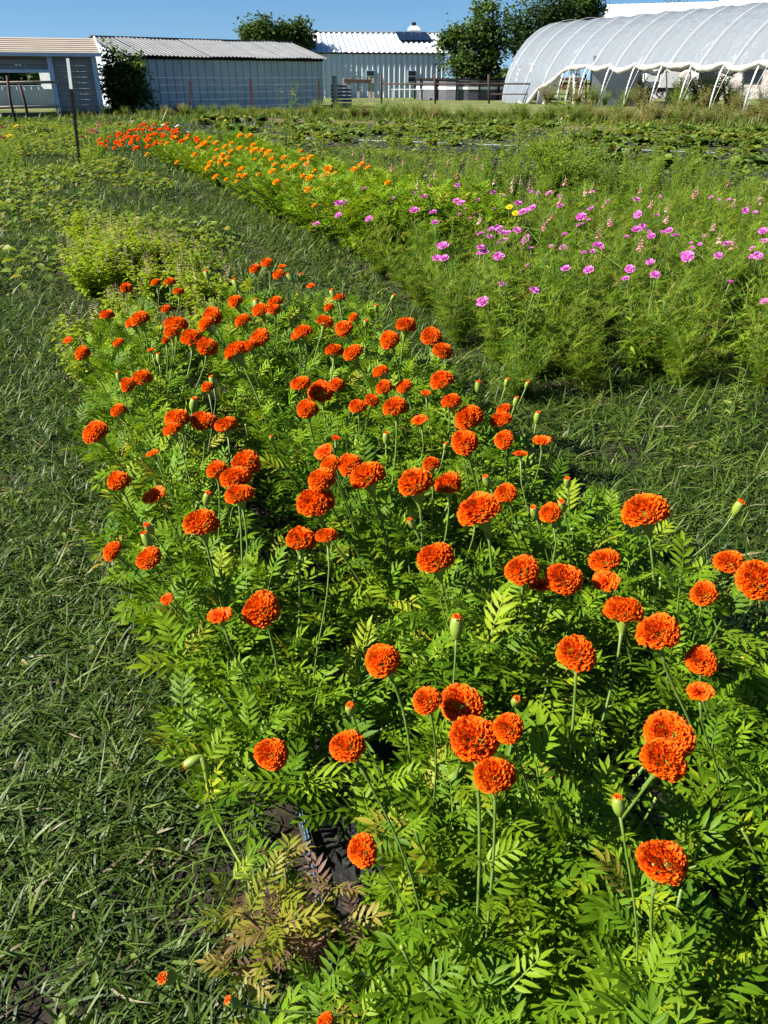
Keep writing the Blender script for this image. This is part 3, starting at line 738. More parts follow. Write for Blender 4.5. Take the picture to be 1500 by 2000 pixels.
for k, q in enumerate(far_plants):
    base = q['base']
    ng = sum(1 for b in q['bl'] if b[2] == 'gold'); nr = len(q['bl'])-ng
    what = 'red-orange blooms' if nr > ng else 'golden orange blooms' if ng else 'no open bloom'
    lab = 'marigold with %s, long far bed, rank %s from near end, %s' % (what, ORD[q['j']], ('left edge', 'middle', 'right edge')[q['i']])
    t = thing('marigold_plant', lab, 'marigold', base, 'marigold plants in the long far bed')
    f, s = FARM[k % 5]; rz = random.uniform(0, 6.28); sc = random.uniform(.95, 1.08)*float(np.interp(base[1], [7.5, 11, 15, 18.5], [1.08, .85, .78, .86]))
    a = link('foliage', f, t, base, (0, 0, rz), sc); a['kind'] = 'stuff'
    link('stem', s, t, base, (0, 0, rz), sc)
    for (p, R, mt) in q['bl']:
        out = np.array((p[0]-base[0], p[1]-base[1], 0))
        ax = np.array((-.1, -.1, 1.0))+out*.3+rng.normal(0, .12, 3)*(1, 1, 0); ax /= np.linalg.norm(ax)
        V, F = tube(stem_curve((base[0]+out[0]*.6, base[1]+out[1]*.6, .3), p-ax*R*.4, ax, 4), [.004, .004, .004, .006], 4)
        link('flower_stem', mesh_np('flower_stem', V-np.array(base), F, M['stem']), t, base)
        link('bloom', (BLOOM_GOLD if mt == 'gold' else BLOOM_FAR)[rng.integers(3)], t, p, Vector(ax).to_track_quat('Z', 'Y').to_euler(), R*.95)

# ------------------------------------------------------------------ cosmos
def cosmos_mesh(seed, H=.46):
    """feathery thread-like leaves on slim upright stems"""
    r = np.random.default_rng(seed); acc = Acc(); paths = []
    for i in range(15):
        az = r.uniform(0, 2*PI); rr = .24*math.sqrt(r.uniform()); h = H*r.uniform(.45, 1.1)
        s = np.linspace(0, 1, 5)
        path = np.stack([rr*math.cos(az)*s+.02*np.sin(s*5+i), rr*math.sin(az)*s, h*s], 1); paths.append(path)
        for k in range(11):
            tt = .12+.88*k/10; p = np.array([np.interp(tt, s, path[:, c]) for c in range(3)])
            for q in range(2):
                a0 = r.uniform(0, 2*PI); e0 = r.uniform(.1, .8); m = 13
                along = np.linspace(.01, r.uniform(.06, .11), m)
                d = np.array((math.cos(a0)*math.cos(e0), math.sin(a0)*math.cos(e0), math.sin(e0)))
                P = p+d*along[:, None]
                yaw = a0+np.where(np.arange(m) % 2, .7, -.7)*r.uniform(.5, 1.2, m)
                V, F, A = blades(P-d*.008, yaw, r.uniform(.03, .055, m), np.full(m, .0036), np.full(m, e0)+r.normal(0, .3, m), np.full(m, .3), np.full(m, r.uniform(0, .93))+r.uniform(0, .06, m), 2)
                acc.add(V, F, A)
    return acc.mesh('foliage', M['cosmos_leaf']), stem_mesh('stem', paths, .003, .0016, M['stem'], (0, 0, 0))
COS = [cosmos_mesh(s) for s in range(6)]
def daisy(seed, npet=8, rows=2, mat=None, name='bloom'):
    r = np.random.default_rng(seed); acc = Acc()
    for k in range(rows):
        m = npet; a = np.arange(m)*2*PI/m+k*.4+r.normal(0, .08, m)
        T = (np.array([(.05, 0, 0), (.5, .27, .03), (.5, 0, -.03), (.5, -.27, .03), (.95, .25, -.02), (1.0, 0, .02), (.95, -.25, -.02)]), np.array([(0, 2, 1), (0, 3, 2), (1, 2, 5), (1, 5, 4), (2, 3, 6), (2, 6, 5)]))
        acc.scat(T, rot(a, r.uniform(.05, .3, m)+k*.35, r.normal(0, .2, m)), np.zeros((m, 3)), np.full(m, 1.0-.2*k), r.uniform(0, 1, m))
    return acc.mesh(name, mat)
DAISY = [daisy(s, 8, 3, M['petal_pink']) for s in range(4)]
DAISY_Y = daisy(9, 10, 3, M['petal_yellow'])
disk_me = mesh_py('flower_centre', *lathe([(.22, 0), (.2, .08), (.02, .12)], 8), M['petal_yellow'])
CZ = [(113, 320), (140, 310), (158, 330), (127, 332), (118, 383), (167, 375), (192, 390), (200, 430), (248, 295), (288, 285), (343, 305), (282, 345), (300, 356), (363, 345), (427, 313), (465, 330), (523, 357), (540, 389), (556, 384), (580, 372), (645, 317), (688, 365), (378, 475), (415, 487), (462, 472), (482, 471), (468, 500), (520, 460), (555, 495), (378, 528), (375, 552), (392, 545), (232, 522), (700, 530), (705, 478), (765, 440), (770, 408), (808, 378), (710, 610), (800, 615), (385, 740), (985, 340), (992, 398), (1010, 447), (985, 458), (945, 488), (1043, 483), (1113, 462), (1137, 483), (960, 612), (1040, 585), (1058, 635), (1187, 563), (1305, 560), (1412, 385), (1480, 463), (1340, 515), (1460, 560), (1490, 503), (1490, 740), (25, 358), (35, 335), (235, 570), (205, 570), (835, 520), (450, 455), (420, 457), (587, 697), (448, 563)]
cos_bl = [(750+x/2, 220+y/2) for x, y in CZ]+[(711, 369), (661, 421), (675, 395), (662, 398), (721, 428), (618, 438)]
r_ = random.Random(12)
cos_small = [(r_.uniform(820, 1495), 350+r_.betavariate(2, 2.5)*240) for _ in range(46)]
CP = []
ylist = np.arange(3.95, 8.6, .40)
for j, y in enumerate(ylist):
    xl = float(np.interp(y, [3.7, 4.6, 6, 7], [.75, .45, .15, -.15])); xr = view_half(y)+.25
    if y > 6.9: xl = lerp_line(AR, y)+.05
    nn = int((xr-xl)/.36)
    for i in range(nn): CP.append(dict(base=(xl+.1+(xr-xl)*i/nn+random.uniform(-.1, .1), y+random.uniform(-.12, .12), 0.0), i=i, j=j, bl=[]))
for k, (x, y) in enumerate(cos_bl):
    p = G(x, y, .55+.05*((k*7) % 5-2)/2)
    if y > 580: p = G(x, y, .42)
    d = [math.hypot(p[0]-q['base'][0], p[1]-q['base'][1])+.05*len(q['bl']) for q in CP]
    CP[int(np.argmin(d))]['bl'].append((p, (.030 if k % 4 else .038)*(1 if p[1] < 6 else 1.15)))
for k, (x, y) in enumerate(cos_small):
    p = G(x, y, .52)
    d = [math.hypot(p[0]-q['base'][0], p[1]-q['base'][1])+.05*len(q['bl']) for q in CP]
    if min(d) < .6: CP[int(np.argmin(d))]['bl'].append((p, .017 if k % 3 else .023))
for k, q in enumerate(CP):
    base = q['base']; nb = len(q['bl'])
    what = 'no open flower' if nb == 0 else 'one pink-purple flower' if nb == 1 else '%d pink-purple flowers' % nb
    lab = 'feathery cosmos plant with %s, rank %s from path, %s from left' % (what, ORD[q['j']], ORD[q['i']])
    t = thing('cosmos_plant', lab, 'cosmos', base, 'cosmos plants in the right-hand patch')
    f, s = COS[k % 6]; rz = random.uniform(0, 6.28); sc = random.uniform(.85, 1.15)*(.78 if q['j'] == 0 else 1)
    a = link('foliage', f, t, base, (0, 0, rz), sc); a['kind'] = 'stuff'
    link('stem', s, t, base, (0, 0, rz), sc)
    for (p, R) in q['bl']:
        ax = np.array((-.25, -.35, 1.0))+rng.normal(0, .22, 3); ax /= np.linalg.norm(ax)
        out = p-np.array(base)
        V, F = tube(stem_curve((base[0]+out[0]*.5, base[1]+out[1]*.5, .15), p, ax, 5), .0024, 4)
        link('flower_stem', mesh_np('flower_stem', V-np.array(base), F, M['stem']), t, base)
        b = link('bloom', DAISY[rng.integers(4)], t, p, Vector(ax).to_track_quat('Z', 'Y').to_euler(), R)
        c = link('flower_centre', disk_me, b); c.location = (0, 0, 0)
for k, (x, y) in enumerate(((995, 405), (1007, 417))):
    p = G(x, y, .55); base = (p[0], p[1]+.03, 0)
    t = thing('coreopsis_plant', ('bright yellow daisy on a thin stem among the pink cosmos, upper of two', 'bright yellow daisy on a thin stem among the pink cosmos, lower of two')[k], 'daisy', base, 'yellow daisies among the cosmos')
    V, F = tube(stem_curve(base, p, (0, -.3, .95), 5), .002, 4); link('stem', mesh_np('stem', V-np.array(base), F, M['stem']), t, base)
    link('bloom', DAISY_Y, t, p, (.5, -.2, 0), .03)

# ------------------------------------------------------------------ snapdragons behind the cosmos
def snap_mesh(seed):
    r = np.random.default_rng(seed); acc = Acc(); fl = Acc(); paths = []
    for i in range(8):
        az = r.uniform(0, 2*PI); rr = .17*math.sqrt(r.uniform()); h = r.uniform(.4, .68); s = np.linspace(0, 1, 4)
        path = np.stack([rr*math.cos(az)*s, rr*math.sin(az)*s, h*s], 1); paths.append(path)
        m = 46; tt = np.linspace(.08, .96, m); P = np.stack([np.interp(tt, s, path[:, c]) for c in range(3)], 1)
        acc.scat(LEAF_LANCE, rot(np.arange(m)*2.4, r.uniform(.0, .9, m), r.normal(0, .3, m)), P, r.uniform(.045, .085, m)*(1.1-.5*tt), r.uniform(0, 1, m))
    return acc.mesh('foliage', M['snap_leaf']), stem_mesh('stem', paths, .003, .002, M['stem'], (0, 0, 0))
def spike_mesh(seed):
    r = np.random.default_rng(seed); acc = Acc(); m = 12
    z = np.linspace(0, 1, m)
    acc.scat(LEAF_BROAD, rot(np.arange(m)*2.4, r.uniform(-.3, .6, m), r.normal(0, .4, m)), np.stack([z*0, z*0, z], 1), .5*(1.1-.6*z), r.uniform(0, .2, m)+.35*z)
    return acc.mesh('flower_spike', M['petal_rose'])
SNAP = [snap_mesh(s) for s in range(5)]; SPIKE = [spike_mesh(s) for s in range(3)]
SZ = [(505, 255), (533, 258), (568, 277), (500, 290), (708, 262), (787, 300), (812, 290), (865, 343), (885, 407), (655, 390), (1003, 293), (1045, 345), (1225, 300), (1350, 265), (1370, 343), (1425, 355), (1313, 478), (1370, 500), (1003, 505), (365, 165), (385, 200), (75, 185), (200, 235), (175, 270), (128, 272), (285, 235), (432, 258), (625, 430), (375, 405), (1215, 310), (1105, 400), (690, 330), (840, 460), (890, 415), (910, 130), (-280, 70), (-120, 150), (-80, 175), (-300, 200), (30, 210), (250, 190), (1110, 360), (1470, 330), (1290, 430)]
snap_bl = [(750+x/2, 220+y/2) for x, y in SZ]
SP = []
for j, y in enumerate(np.arange(8.4, 13.6, .48)):
    xl = lerp_line(AR, y)+.15; xr = min(view_half(y)+.2, 5.2)
    nn = int((xr-xl)/.46)
    for i in range(nn): SP.append(dict(base=(xl+(xr-xl)*i/nn+random.uniform(-.12, .12), y+random.uniform(-.15, .15), 0.0), i=i, j=j, bl=[]))
for k, (x, y) in enumerate(snap_bl):
    p = G(x, y, .62)
    d = [math.hypot(p[0]-q['base'][0], p[1]-q['base'][1])+.05*len(q['bl']) for q in SP]
    SP[int(np.argmin(d))]['bl'].append(p)
for k, q in enumerate(SP):
    base = q['base']; nb = len(q['bl'])
    what = 'no open flower spike' if nb == 0 else 'one pink flower spike' if nb == 1 else '%d pink flower spikes' % nb
    lab = 'leafy snapdragon with %s behind the cosmos, rank %s, %s from left' % (what, ORD[q['j']], ORD[q['i']])
    t = thing('snapdragon_plant', lab, 'snapdragon', base, 'snapdragons behind the cosmos')
    f, s = SNAP[k % 5]; rz = random.uniform(0, 6.28); sc = random.uniform(.75, 1.1)
    a = link('foliage', f, t, base, (0, 0, rz), sc); a['kind'] = 'stuff'
    link('stem', s, t, base, (0, 0, rz), sc)
    for p in q['bl']:
        out = p-np.array(base)
        V, F = tube(stem_curve((base[0]+out[0]*.5, base[1]+out[1]*.5, .15), p+(0, 0, .04), (0, 0, 1), 5), .003, 4)
        link('flower_stem', mesh_np('flower_stem', V-np.array(base), F, M['stem']), t, base)
        link('flower_spike', SPIKE[rng.integers(3)], t, p-(0, 0, .05), (random.uniform(-.1, .1), random.uniform(-.1, .1), random.uniform(0, 6)), (.052, .052, random.uniform(.04, .065)))

# ------------------------------------------------------------------ tall weeds and shrubs standing in the beds
def weed_mesh(seed, H, nst, spread, leafL, T, nleaf=40, mat='weed_leaf'):
    r = np.random.default_rng(seed); acc = Acc(); paths = []
    for i in range(nst):
        az = r.uniform(0, 2*PI); rr = spread*math.sqrt(r.uniform()); h = H*r.uniform(.65, 1.05); s = np.linspace(0, 1, 5)
        path = np.stack([rr*math.cos(az)*s**1.2+.03*np.sin(4*s+i)*H, rr*math.sin(az)*s**1.2, h*s], 1); paths.append(path)
        m = nleaf; tt = np.linspace(.12, 1, m); P = np.stack([np.interp(tt, s, path[:, c]) for c in range(3)], 1)
        acc.scat(T, rot(np.arange(m)*2.4+i, r.uniform(-.1, .9, m), r.normal(0, .35, m)), P, leafL*r.uniform(.7, 1.2, m)*(1.15-.6*tt), r.uniform(0, 1, m))
    return acc.mesh('foliage', M[mat]), stem_mesh('stem', paths, .006*H+.002, .002, M['stem'], (0, 0, 0))
def place_weed(name, me, label, cat, base, sc=1.0, group=None):
    t = thing(name, label, cat, base, group)
    rz = random.uniform(0, 6.28)
    a = link('foliage', me[0], t, base, (0, 0, rz), sc); a['kind'] = 'stuff'
    link('stem', me[1], t, base, (0, 0, rz), sc)
    return t
BUSH = weed_mesh(5, .95, 46, .62, .11, LEAF_LANCE, 60, 'snap_leaf')
place_weed('bushy_weed', BUSH, 'large rounded bright green bush standing above the snapdragons', 'bush', (2.25, 10.6, 0), 1.0)
place_weed('bushy_weed', weed_mesh(6, .8, 24, .42, .11, LEAF_LANCE, 50, 'snap_leaf'), 'smaller bright green bush just left of the large bush', 'bush', (1.55, 10.9, 0), .85)
TALL = [weed_mesh(60+s, 1.0, 3, .10, .15, LEAF_LANCE, 26) for s in range(4)]
tall = [(632, 400, 1.15, 'tall thin weed rising above the gold marigolds toward the wooden post'), (1085, 350, 1.55, 'tallest leafy weed stalk in front of the ladder and plastic tunnel'), (575, 300, 1.5, 'pale weed stalk in front of the metal shed wall right half'), (560, 310, 1.3, 'slender weed stalk just left of its twin before the metal shed'), (915, 320, .8, 'broad leafed weed stalk in front of the rusty pipe rail'), (715, 330, .9, 'leafy weed stalk below the solar panel roof'), (1010, 345, 1.0, 'narrow upright weed spike left of the large green bush'), (770, 305, 1.0, 'weed stalk before the rusty fence corner post'), (1275, 330, .9, 'weed stalk at the edge of the black plastic row, right side'), (1440, 350, .9, 'weed stalk in the crop rows near the right edge'), (330, 520, .55, 'dark leafy weed stalk growing out of the basil'), (1430, 820, .42, 'light green leafy weed in the grass at right below the cosmos'), (1390, 900, .34, 'small leafy weed in the grass path near the right edge')]
for k, (x, y, h, lab) in enumerate(tall):
    p = G(x, y); place_weed('tall_weed', TALL[k % 4], lab, 'weed', (p[0], p[1], 0), h)
MIX = [weed_mesh(170+k_, .6, 8, .2, .10, LEAF_LANCE, 34, 'snap_leaf') for k_ in range(3)]
mixw = 0
for j in range(7):
    for i in range(5):
        y_ = 4.3+j*1.0+random.uniform(-.3, .3); xl_ = float(np.interp(y_, [3.7, 4.6, 6, 7], [.75, .45, .15, 1.1])); xr_ = view_half(y_)
        x_ = xl_+(xr_-xl_)*(i+.5+random.uniform(-.35, .35))/5
        place_weed('leafy_weed', MIX[(i+j) % 3], 'bushy lance-leafed weed among the cosmos, rank %s from path, %s from left' % (ORD[j], ORD[i]), 'weed', (x_, y_, 0), random.uniform(.6, 1.0), 'lance-leafed weeds among the cosmos')
place_weed('leafy_weed', weed_mesh(90, .42, 5, .08, .13, LEAF_BROAD, 9), 'dark broad leafed weed among the front marigolds', 'weed', (.33, 1.5, 0), .95)

# ------------------------------------------------------------------ crop rows beyond the flowers
UX = np.array((1, -.5, 0))/math.hypot(1, .5); UN = np.array((.5, 1, 0))/math.hypot(1, .5)
def row_strip(name, label, Y0, w, x0, x1, mat, z, seed):
    r = random.Random(seed); V, F = [], []
    nx = 50; ny = 7
    for i in range(nx+1):
        x = x0+(x1-x0)*i/nx; c = np.array((x, Y0-.5*x, 0))
        for j in range(ny): V.append(c+UN*w*((j/(ny-1))-.5+r.uniform(-.02, .02))+np.array((0, 0, .004+z*math.sin(PI*j/(ny-1))**.5*r.uniform(.8, 1.1))))
    for i in range(nx):
        for j in range(ny-1): F.append((i*ny+j, (i+1)*ny+j, (i+1)*ny+j+1, i*ny+j+1))
    o = link(name, mesh_py(name, V, F, mat, True)); o['kind'] = 'structure'; o['label'] = label
row_strip('soil_strip', 'bare reddish brown soil strip behind the crop rows', 31.2, 2.2, -7, 16, M['red_soil'], .10, 1)
ROWY = [(28.6, .9), (26.2, .9), (23.4, 1.0), (20.6, 1.0), (17.6, 1.0)]
for k, (yy, w) in enumerate(ROWY): row_strip('plastic_mulch', 'black plastic mulch row, %s from the flowers' % ORD[4-k], yy, w, -7 if k < 3 else (-3 if k == 3 else 2), 15, M['black_plastic'], .12, 10+k)
def crop_mesh(seed, mat, leafL=.2, n=16, up=.5):
    r = np.random.default_rng(seed); acc = Acc()
    a = np.arange(n)*2.4; e = r.uniform(.15, 1.1, n)*up*2
    acc.scat(LEAF_BROAD, rot(a, e, r.normal(0, .3, n)), r.normal(0, .02, (n, 3))*(1, 1, 0)+np.array((0, 0, .02)), leafL*r.uniform(.7, 1.2, n), r.uniform(0, 1, n))
    acc.scat(LEAF_BROAD, rot(a+1, e*.4, r.normal(0, .3, n)), r.normal(0, .06, (n, 3))*(1, 1, 0)+np.array((0, 0, .10)), leafL*r.uniform(.6, 1.0, n), r.uniform(0, 1, n))
    return acc.mesh('crop_plant', M[mat])
CROP = [crop_mesh(s, 'crop_leaf', .19) for s in range(3)]; CROPY = [crop_mesh(s+5, 'yellow_crop', .17) for s in range(3)]
kindrow = [(CROP, .30, 'blue-green leafy crop plant in the row next to reddish soil', 'blue-green crop plants beside the soil strip', 1.25), (CROPY, .33, 'yellow-green leafy crop plant in the second row before reddish soil', 'yellow-green crop plants in the second row', 1.15), (CROP, .34, 'small green crop plant in the middle black plastic row', 'small crop plants in the middle row', 1.15), (CROPY, .45, 'yellowish young crop plant beside the grey drip line row', 'young yellowish crop plants by the drip line', 1.2), (CROP, .42, 'silvery green crop plant in the crop row nearest the flowers', 'silvery crop plants nearest the flowers', 1.2)]
for k, (yy, w) in enumerate(ROWY):
    me, sp, lab, grp, sc = kindrow[k]; ci = 0
    x = -6.5 if k < 3 else (-2 if k == 3 else 2.3)
    while x < 14:
        c = np.array((x, yy-.5*x, .10))+UN*random.uniform(-.35, .35)
        if abs(c[0]) < view_half(c[1])+.5 and math.sin(c[0]*1.9+k*2)+math.sin(c[0]*.7+k) > -.75+random.uniform(-.5, .5):
            o = link('crop_plant', me[random.randrange(3)], None, c, (0, 0, random.uniform(0, 6.28)), sc*random.uniform(.75, 1.25))
            tag(o, lab+', %s from left' % ORD[ci], 'crop plant', grp); ci += 1
        x += sp*random.uniform(.75, 1.25)
t = thing('drip_line', 'pale grey drip line lying on the black plastic row', 'drip line', (5, 20.6-2.5+.3, .12))
V, F = tube(np.array([(x, 20.9-.5*x+.05*math.sin(x*1.3), .14) for x in np.linspace(-2, 13, 30)]), .016, 5); part('tube', V, F, M['bluegrey'], t)

# ------------------------------------------------------------------ weed strip in front of the buildings
WCL = [weed_mesh(100+s, .8, 26, .5, .14, LEAF_LANCE, 30) for s in range(4)]
WDR = [weed_mesh(110+s, .8, 34, .5, .13, LEAF_LANCE, 26, 'dry_leaf') for s in range(4)]
WN = {}
cnt = 0
for j in range(3):
    for i in range(60):
        x = -14+i*.55+random.uniform(-.2, .2); y = 34.6+j*1.5-.42*(x if x > -4 else -4+(x+4)*.5)+random.uniform(-.4, .4)
        if x > 16 or abs(x) > view_half(y)+.6: continue
        dry = (x > 8 and random.random() < .6) or random.random() < .15
        h = random.uniform(.45, 1.0)*(1.2 if x > 8 else 1.0)*(.65 if x < -3 else .9)
        land = 'metal shed' if x < -3 else 'white building' if x < 6 else 'plastic tunnel'
        key = (j, land, dry); WN[key] = WN.get(key, 0)+1
        lab = '%s weed clump, %s from left, %s rank before the %s' % ('dry tan' if dry else 'green', ORD[WN[key]-1], ('front', 'middle', 'back')[j], land)
        place_weed('weed_clump', (WDR if dry else WCL)[random.randrange(4)], lab, 'weed clump', (x, y, 0), h, 'dry weed clumps behind the crop rows' if dry else 'green weed clumps behind the crop rows')
        cnt += 1
acc = Acc(); N = 15000
xs = rng.uniform(-15, 17, N); ys = 34.0+rng.uniform(-1.2, 6.5, N)-.42*np.where(xs > -4, xs, -4+(xs+4)*.5); rn = np.clip(rng.uniform(0, 1, N)*.75+.25*(np.sin(xs*.9)+1)*.5+.12*(xs > 8), 0, 1)
vg = (.55+.45*np.sin(xs*1.7+1.1*np.sin(ys*1.3)))
V, F, A = blades(np.stack([xs, ys, np.zeros(N)], 1), rng.uniform(0, 6.28, N), rng.uniform(.25, .75, N)*(.6+.6*vg)*np.where(xs < 7, .5, .7), rng.uniform(.02, .04, N), rng.uniform(.8, 1.5, N), rng.uniform(.1, .9, N), rn)
acc.add(V, F, A)
o = link('tall_grass', acc.mesh('tall_grass', leaf_mat('strip_grass', [(0, (.05, .085, .012)), (.65, (.095, .13, .02)), (.9, (.14, .145, .035)), (1, (.2, .165, .07))], objrnd=0))); tag(o, 'tall half-dry grass in the unmown strip behind the crop rows', 'grass', None, 'stuff')
# low mixed weeds left of the far marigold bed: too many small leaves to count
acc = Acc()
N = 52000
yy = 6+14*rng.uniform(0, 1, N)**.75*1.6; xx = rng.uniform(-1, 1, N)*(view_half(yy)+.6)
k1 = ((xx < lerp_line(AL, np.minimum(yy, 20))-.9+.3*np.sin(yy*1.7)) | ((yy > 12) & (xx > lerp_line(AR, np.minimum(yy, 20))+.5) & (rng.uniform(0, 1, N) < .5))) & ~in_front(xx, yy) & (yy+.5*xx < 31)
nz = np.sin(xx*2.1+1.3*np.sin(yy*1.1))+np.sin(yy*1.9+xx)
k1 &= (nz+rng.normal(0, .6, N)) > -.2
xx, yy = xx[k1], yy[k1]; m = len(xx)
hz = np.clip(.10+.05*np.sin(xx*3+yy*2)+rng.normal(0, .05, m), .03, .3)+.004*yy
acc.scat(LEAF_OVAL, rot(rng.uniform(0, 2*PI, m), rng.uniform(-.2, .7, m), rng.normal(0, .3, m)), np.stack([xx, yy, hz], 1), rng.uniform(.05, .1, m)*(1+.02*yy), rng.uniform(0, .95, m))
N2 = 9000
y2 = rng.uniform(.5, 7, N2); x2 = rng.uniform(-1, 1, N2)*(view_half(y2)+.5)
k2 = ~in_front(x2, y2) & ~in_cosmos(x2, y2) & ((np.sin(x2*3.7+2.1*np.sin(y2*2.3))+np.sin(y2*4.1+x2*1.7)+rng.normal(0, .5, N2)) > .75)
x2, y2 = x2[k2], y2[k2]; m = len(x2)
acc.scat(LEAF_OVAL, rot(rng.uniform(0, 2*PI, m), rng.uniform(-.1, .6, m), rng.normal(0, .3, m)), np.stack([x2, y2, rng.uniform(.012, .05, m)], 1), rng.uniform(.014, .034, m)*(1+.12*y2), rng.uniform(0, .95, m))
o = link('ground_weeds', acc.mesh('ground_weeds', M['weed_leaf'])); tag(o, 'low broad-leafed weeds spreading through the grass left of the beds', 'weeds', None, 'stuff')

# ------------------------------------------------------------------ grass on the paths
acc = Acc()
for (y0, y1, dens, L, w) in ((.35, 1.6, 13000, .070, .0050), (1.6, 3.2, 9500, .075, .0055), (3.2, 6, 5000, .09, .007), (6, 11, 2200, .095, .010), (11, 24, 560, .14, .015), (24, 36, 160, .22, .03)):
    xm = view_half(y1)+.6
    N = int(dens*(y1-y0)*2*xm)
    y = rng.uniform(y0, y1, N); x = rng.uniform(-xm, xm, N)
    k1 = (np.abs(x) < view_half(y)+.6) & ~(in_front(x, y) & (rng.uniform(0, 1, N) > np.where(y > 4.3, .6, .03))) & ~(in_far(x-.42, y)) & ~(in_cosmos(x, y) & (rng.uniform(0, 1, N) > (.85 if y1 < 7 else .2)))
    rowd = 31.2+1.3-(y+.5*x)
    k1 &= ~((y > 12.5) & (x > -3.5+.0*y) & (x > lerp_line(AR, np.minimum(y, 20))+1.2) & (rng.uniform(0, 1, N) > .4))
    # thin patches where the soil shows
    nz = np.sin(x*5.3+2*np.sin(y*3.1))+np.sin(y*6.1+1.7*np.sin(x*4.3))+.7*np.sin(x*13+y*9)
    k1 &= (nz+rng.normal(0, .9, N)) > -1.75
    x, y = x[k1], y[k1]; m = len(x)
    # blades grow in tufts: pull each root towards a tuft centre and let the blade point away from it
    cell = L*.55
    cx = (np.floor(x/cell)+.5+.8*(np.sin(np.floor(x/cell)*12.9+np.floor(y/cell)*78.2)*43758.5 % 1-.5))*cell
    cy = (np.floor(y/cell)+.5+.8*(np.sin(np.floor(x/cell)*39.3+np.floor(y/cell)*11.1)*24634.6 % 1-.5))*cell
    yaw = np.arctan2(y-cy, x-cx)+rng.normal(0, .9, m)
    pull = rng.uniform(.1, .8, m); x = x+(cx-x)*pull; y = y+(cy-y)*pull
    tr = np.sin(cx*91.7+cy*47.3)*15731.7 % 1                  # each tuft has its own tone and vigour
    rn = np.clip(.55*tr+.45*rng.uniform(0, 1, m), 0, .93); dry = rng.uniform(0, 1, m) < .035; rn[dry] = rng.uniform(.95, 1, dry.sum())
    e0 = np.clip(np.abs(rng.normal(.36, .42, m)), .03, 1.4)
    LL = L*rng.uniform(.4, 1.35, m)*(.7+.7*tr); lg = rng.uniform(0, 1, m) < .06; LL[lg] *= 1.8; up = rng.uniform(0, .03, m)
    V, F, A = blades(np.stack([x, y, up], 1), yaw, LL, w*rng.uniform(.5, 1.35, m), e0, rng.uniform(.1, 1.5, m), rn)
    acc.add(V, F, A)
o = link('grass', acc.mesh('grass', M['grass'])); tag(o, 'tangled crabgrass covering the paths around the flower beds', 'grass', None, 'stuff')

# ------------------------------------------------------------------ posts and fences
pb = W(157, 325, 16.26); pb[2] = 0
ptop = W(132, 114, 16.2); pw = pb+(ptop-pb)*.27*0
t = thing('fence_post', 'black studded steel T-post with white painted top beside the far marigolds', 'post', pb)
top = ptop; br = pb+(top-pb)*.73
for nm, a, b, mt in (('shaft', pb, br, M['dark_steel']), ('painted_tip', br, top, M['white_paint'])):
    V, F = join(bar(a, b, .055, .012), bar(a+(0, .028, 0), b+(0, .028, 0), .012, .05)); part(nm, V, F, mt, t)
for i in range(9):
    p = pb+(br-pb)*(.15+.1*i)+np.array((0, -.016, 0)); part('stud', *box(p, .02, .012, .015), M['dark_steel'], t)
for k, (x, y, yb) in enumerate(((370, 157, 222), (489, 152, 227), (622, 153, 219))):
    g = G(x+3, yb); tp_ = W(x, y, g[1])
    t = thing('fence_post', 'rusty steel post before the metal shed, %s from left' % ORD[k], 'post', g, 'rusty posts before the metal shed')
    V, F = join(bar(g, tp_, .11, .02), bar(g+(0, .04, 0), tp_+(0, .04, 0), .02, .08)); part('shaft', V, F, M['rust'], t)
    part('anchor_plate', *box(g+(0, .05, .06), .22, .01, .2), M['rust'], t)
g0, g1 = G(300, 224), G(645, 214)
t = thing('wire_fence', 'thin wire strands strung between the rusty posts before the metal shed', 'fence', g0)
for z in (.3, .6, .9, 1.2, 1.5):
    V, F = tube([g0+(0, 0, z), (g0+g1)/2+(0, 0, z-.02), g1+(0, 0, z)], .006, 4); part('wire', V, F, M['galv'], t)
# wooden corral posts
t = thing('wooden_post', 'thick weathered round wooden post at the corner of the metal shed', 'post', G(655, 211))
g = G(655, 211); V, F = tube([g, g+(0, 0, 1.0), W(653, 148, g[1])], [.15, .14, .13], 10); part('shaft', V, F, M['wood'], t, True)
part('wire_wrap', *tube([g+(.16*math.cos(a), .16*math.sin(a), 1.2) for a in np.linspace(0, 6.28, 13)], .012, 4), M['galv'], t)
t = thing('wooden_corral', 'low wooden corral of short posts and one rail before white building', 'corral', (-3.4, 62, 0))
for x in (672, 683, 700, 722, 729):
    a = W(x, 186, 62); a[2] = 0; b = W(x-1, 152 if x != 722 else 150, 62); part('post', *bar(a, b, .17), M['wood'], t)
part('rail', *bar(W(672, 158, 61.8), W(724, 159, 61.8), .1, .22), M['rust'], t)
# stacked pallets
pc = G(667, 208); t = thing('pallet_stack', 'dark blue-grey stack of pallets beside the shed corner', 'pallets', pc)
for i in range(6): part('pallet', *box(pc+(0, .4, .1+i*.19), 1.2, 1.0, .12), M['bluegrey'], t)
# rusty pipe fence
t = thing('pipe_fence', 'rusty red pipe fence with one top rail running behind plastic tunnel', 'fence', (3.2, 57, 0))
pf = [(745, 57.2), (850, 57.2), (955, 57.2), (1060, 57.2), (1145, 57.2), (1230, 57.2)]
for i, (x, Y) in enumerate(pf):
    a = W(x, 203, Y); a[2] = 0; b = W(x-1, 145, Y); V, F = tube([a, (a+b)/2, b], .065, 8); part('post', V, F, M['rust'], t, True)
for z in (1.14, .55):
    a, b = W(745, 160, 57.2), W(1230, 160, 57.2); a[2] = b[2] = z
    if z < 1: a = W(955, 160, 57.2); a[2] = z
    V, F = tube([a, (a+b)/2, b], .045 if z > 1 else .035, 8); part('rail', V, F, M['rust'], t, True)

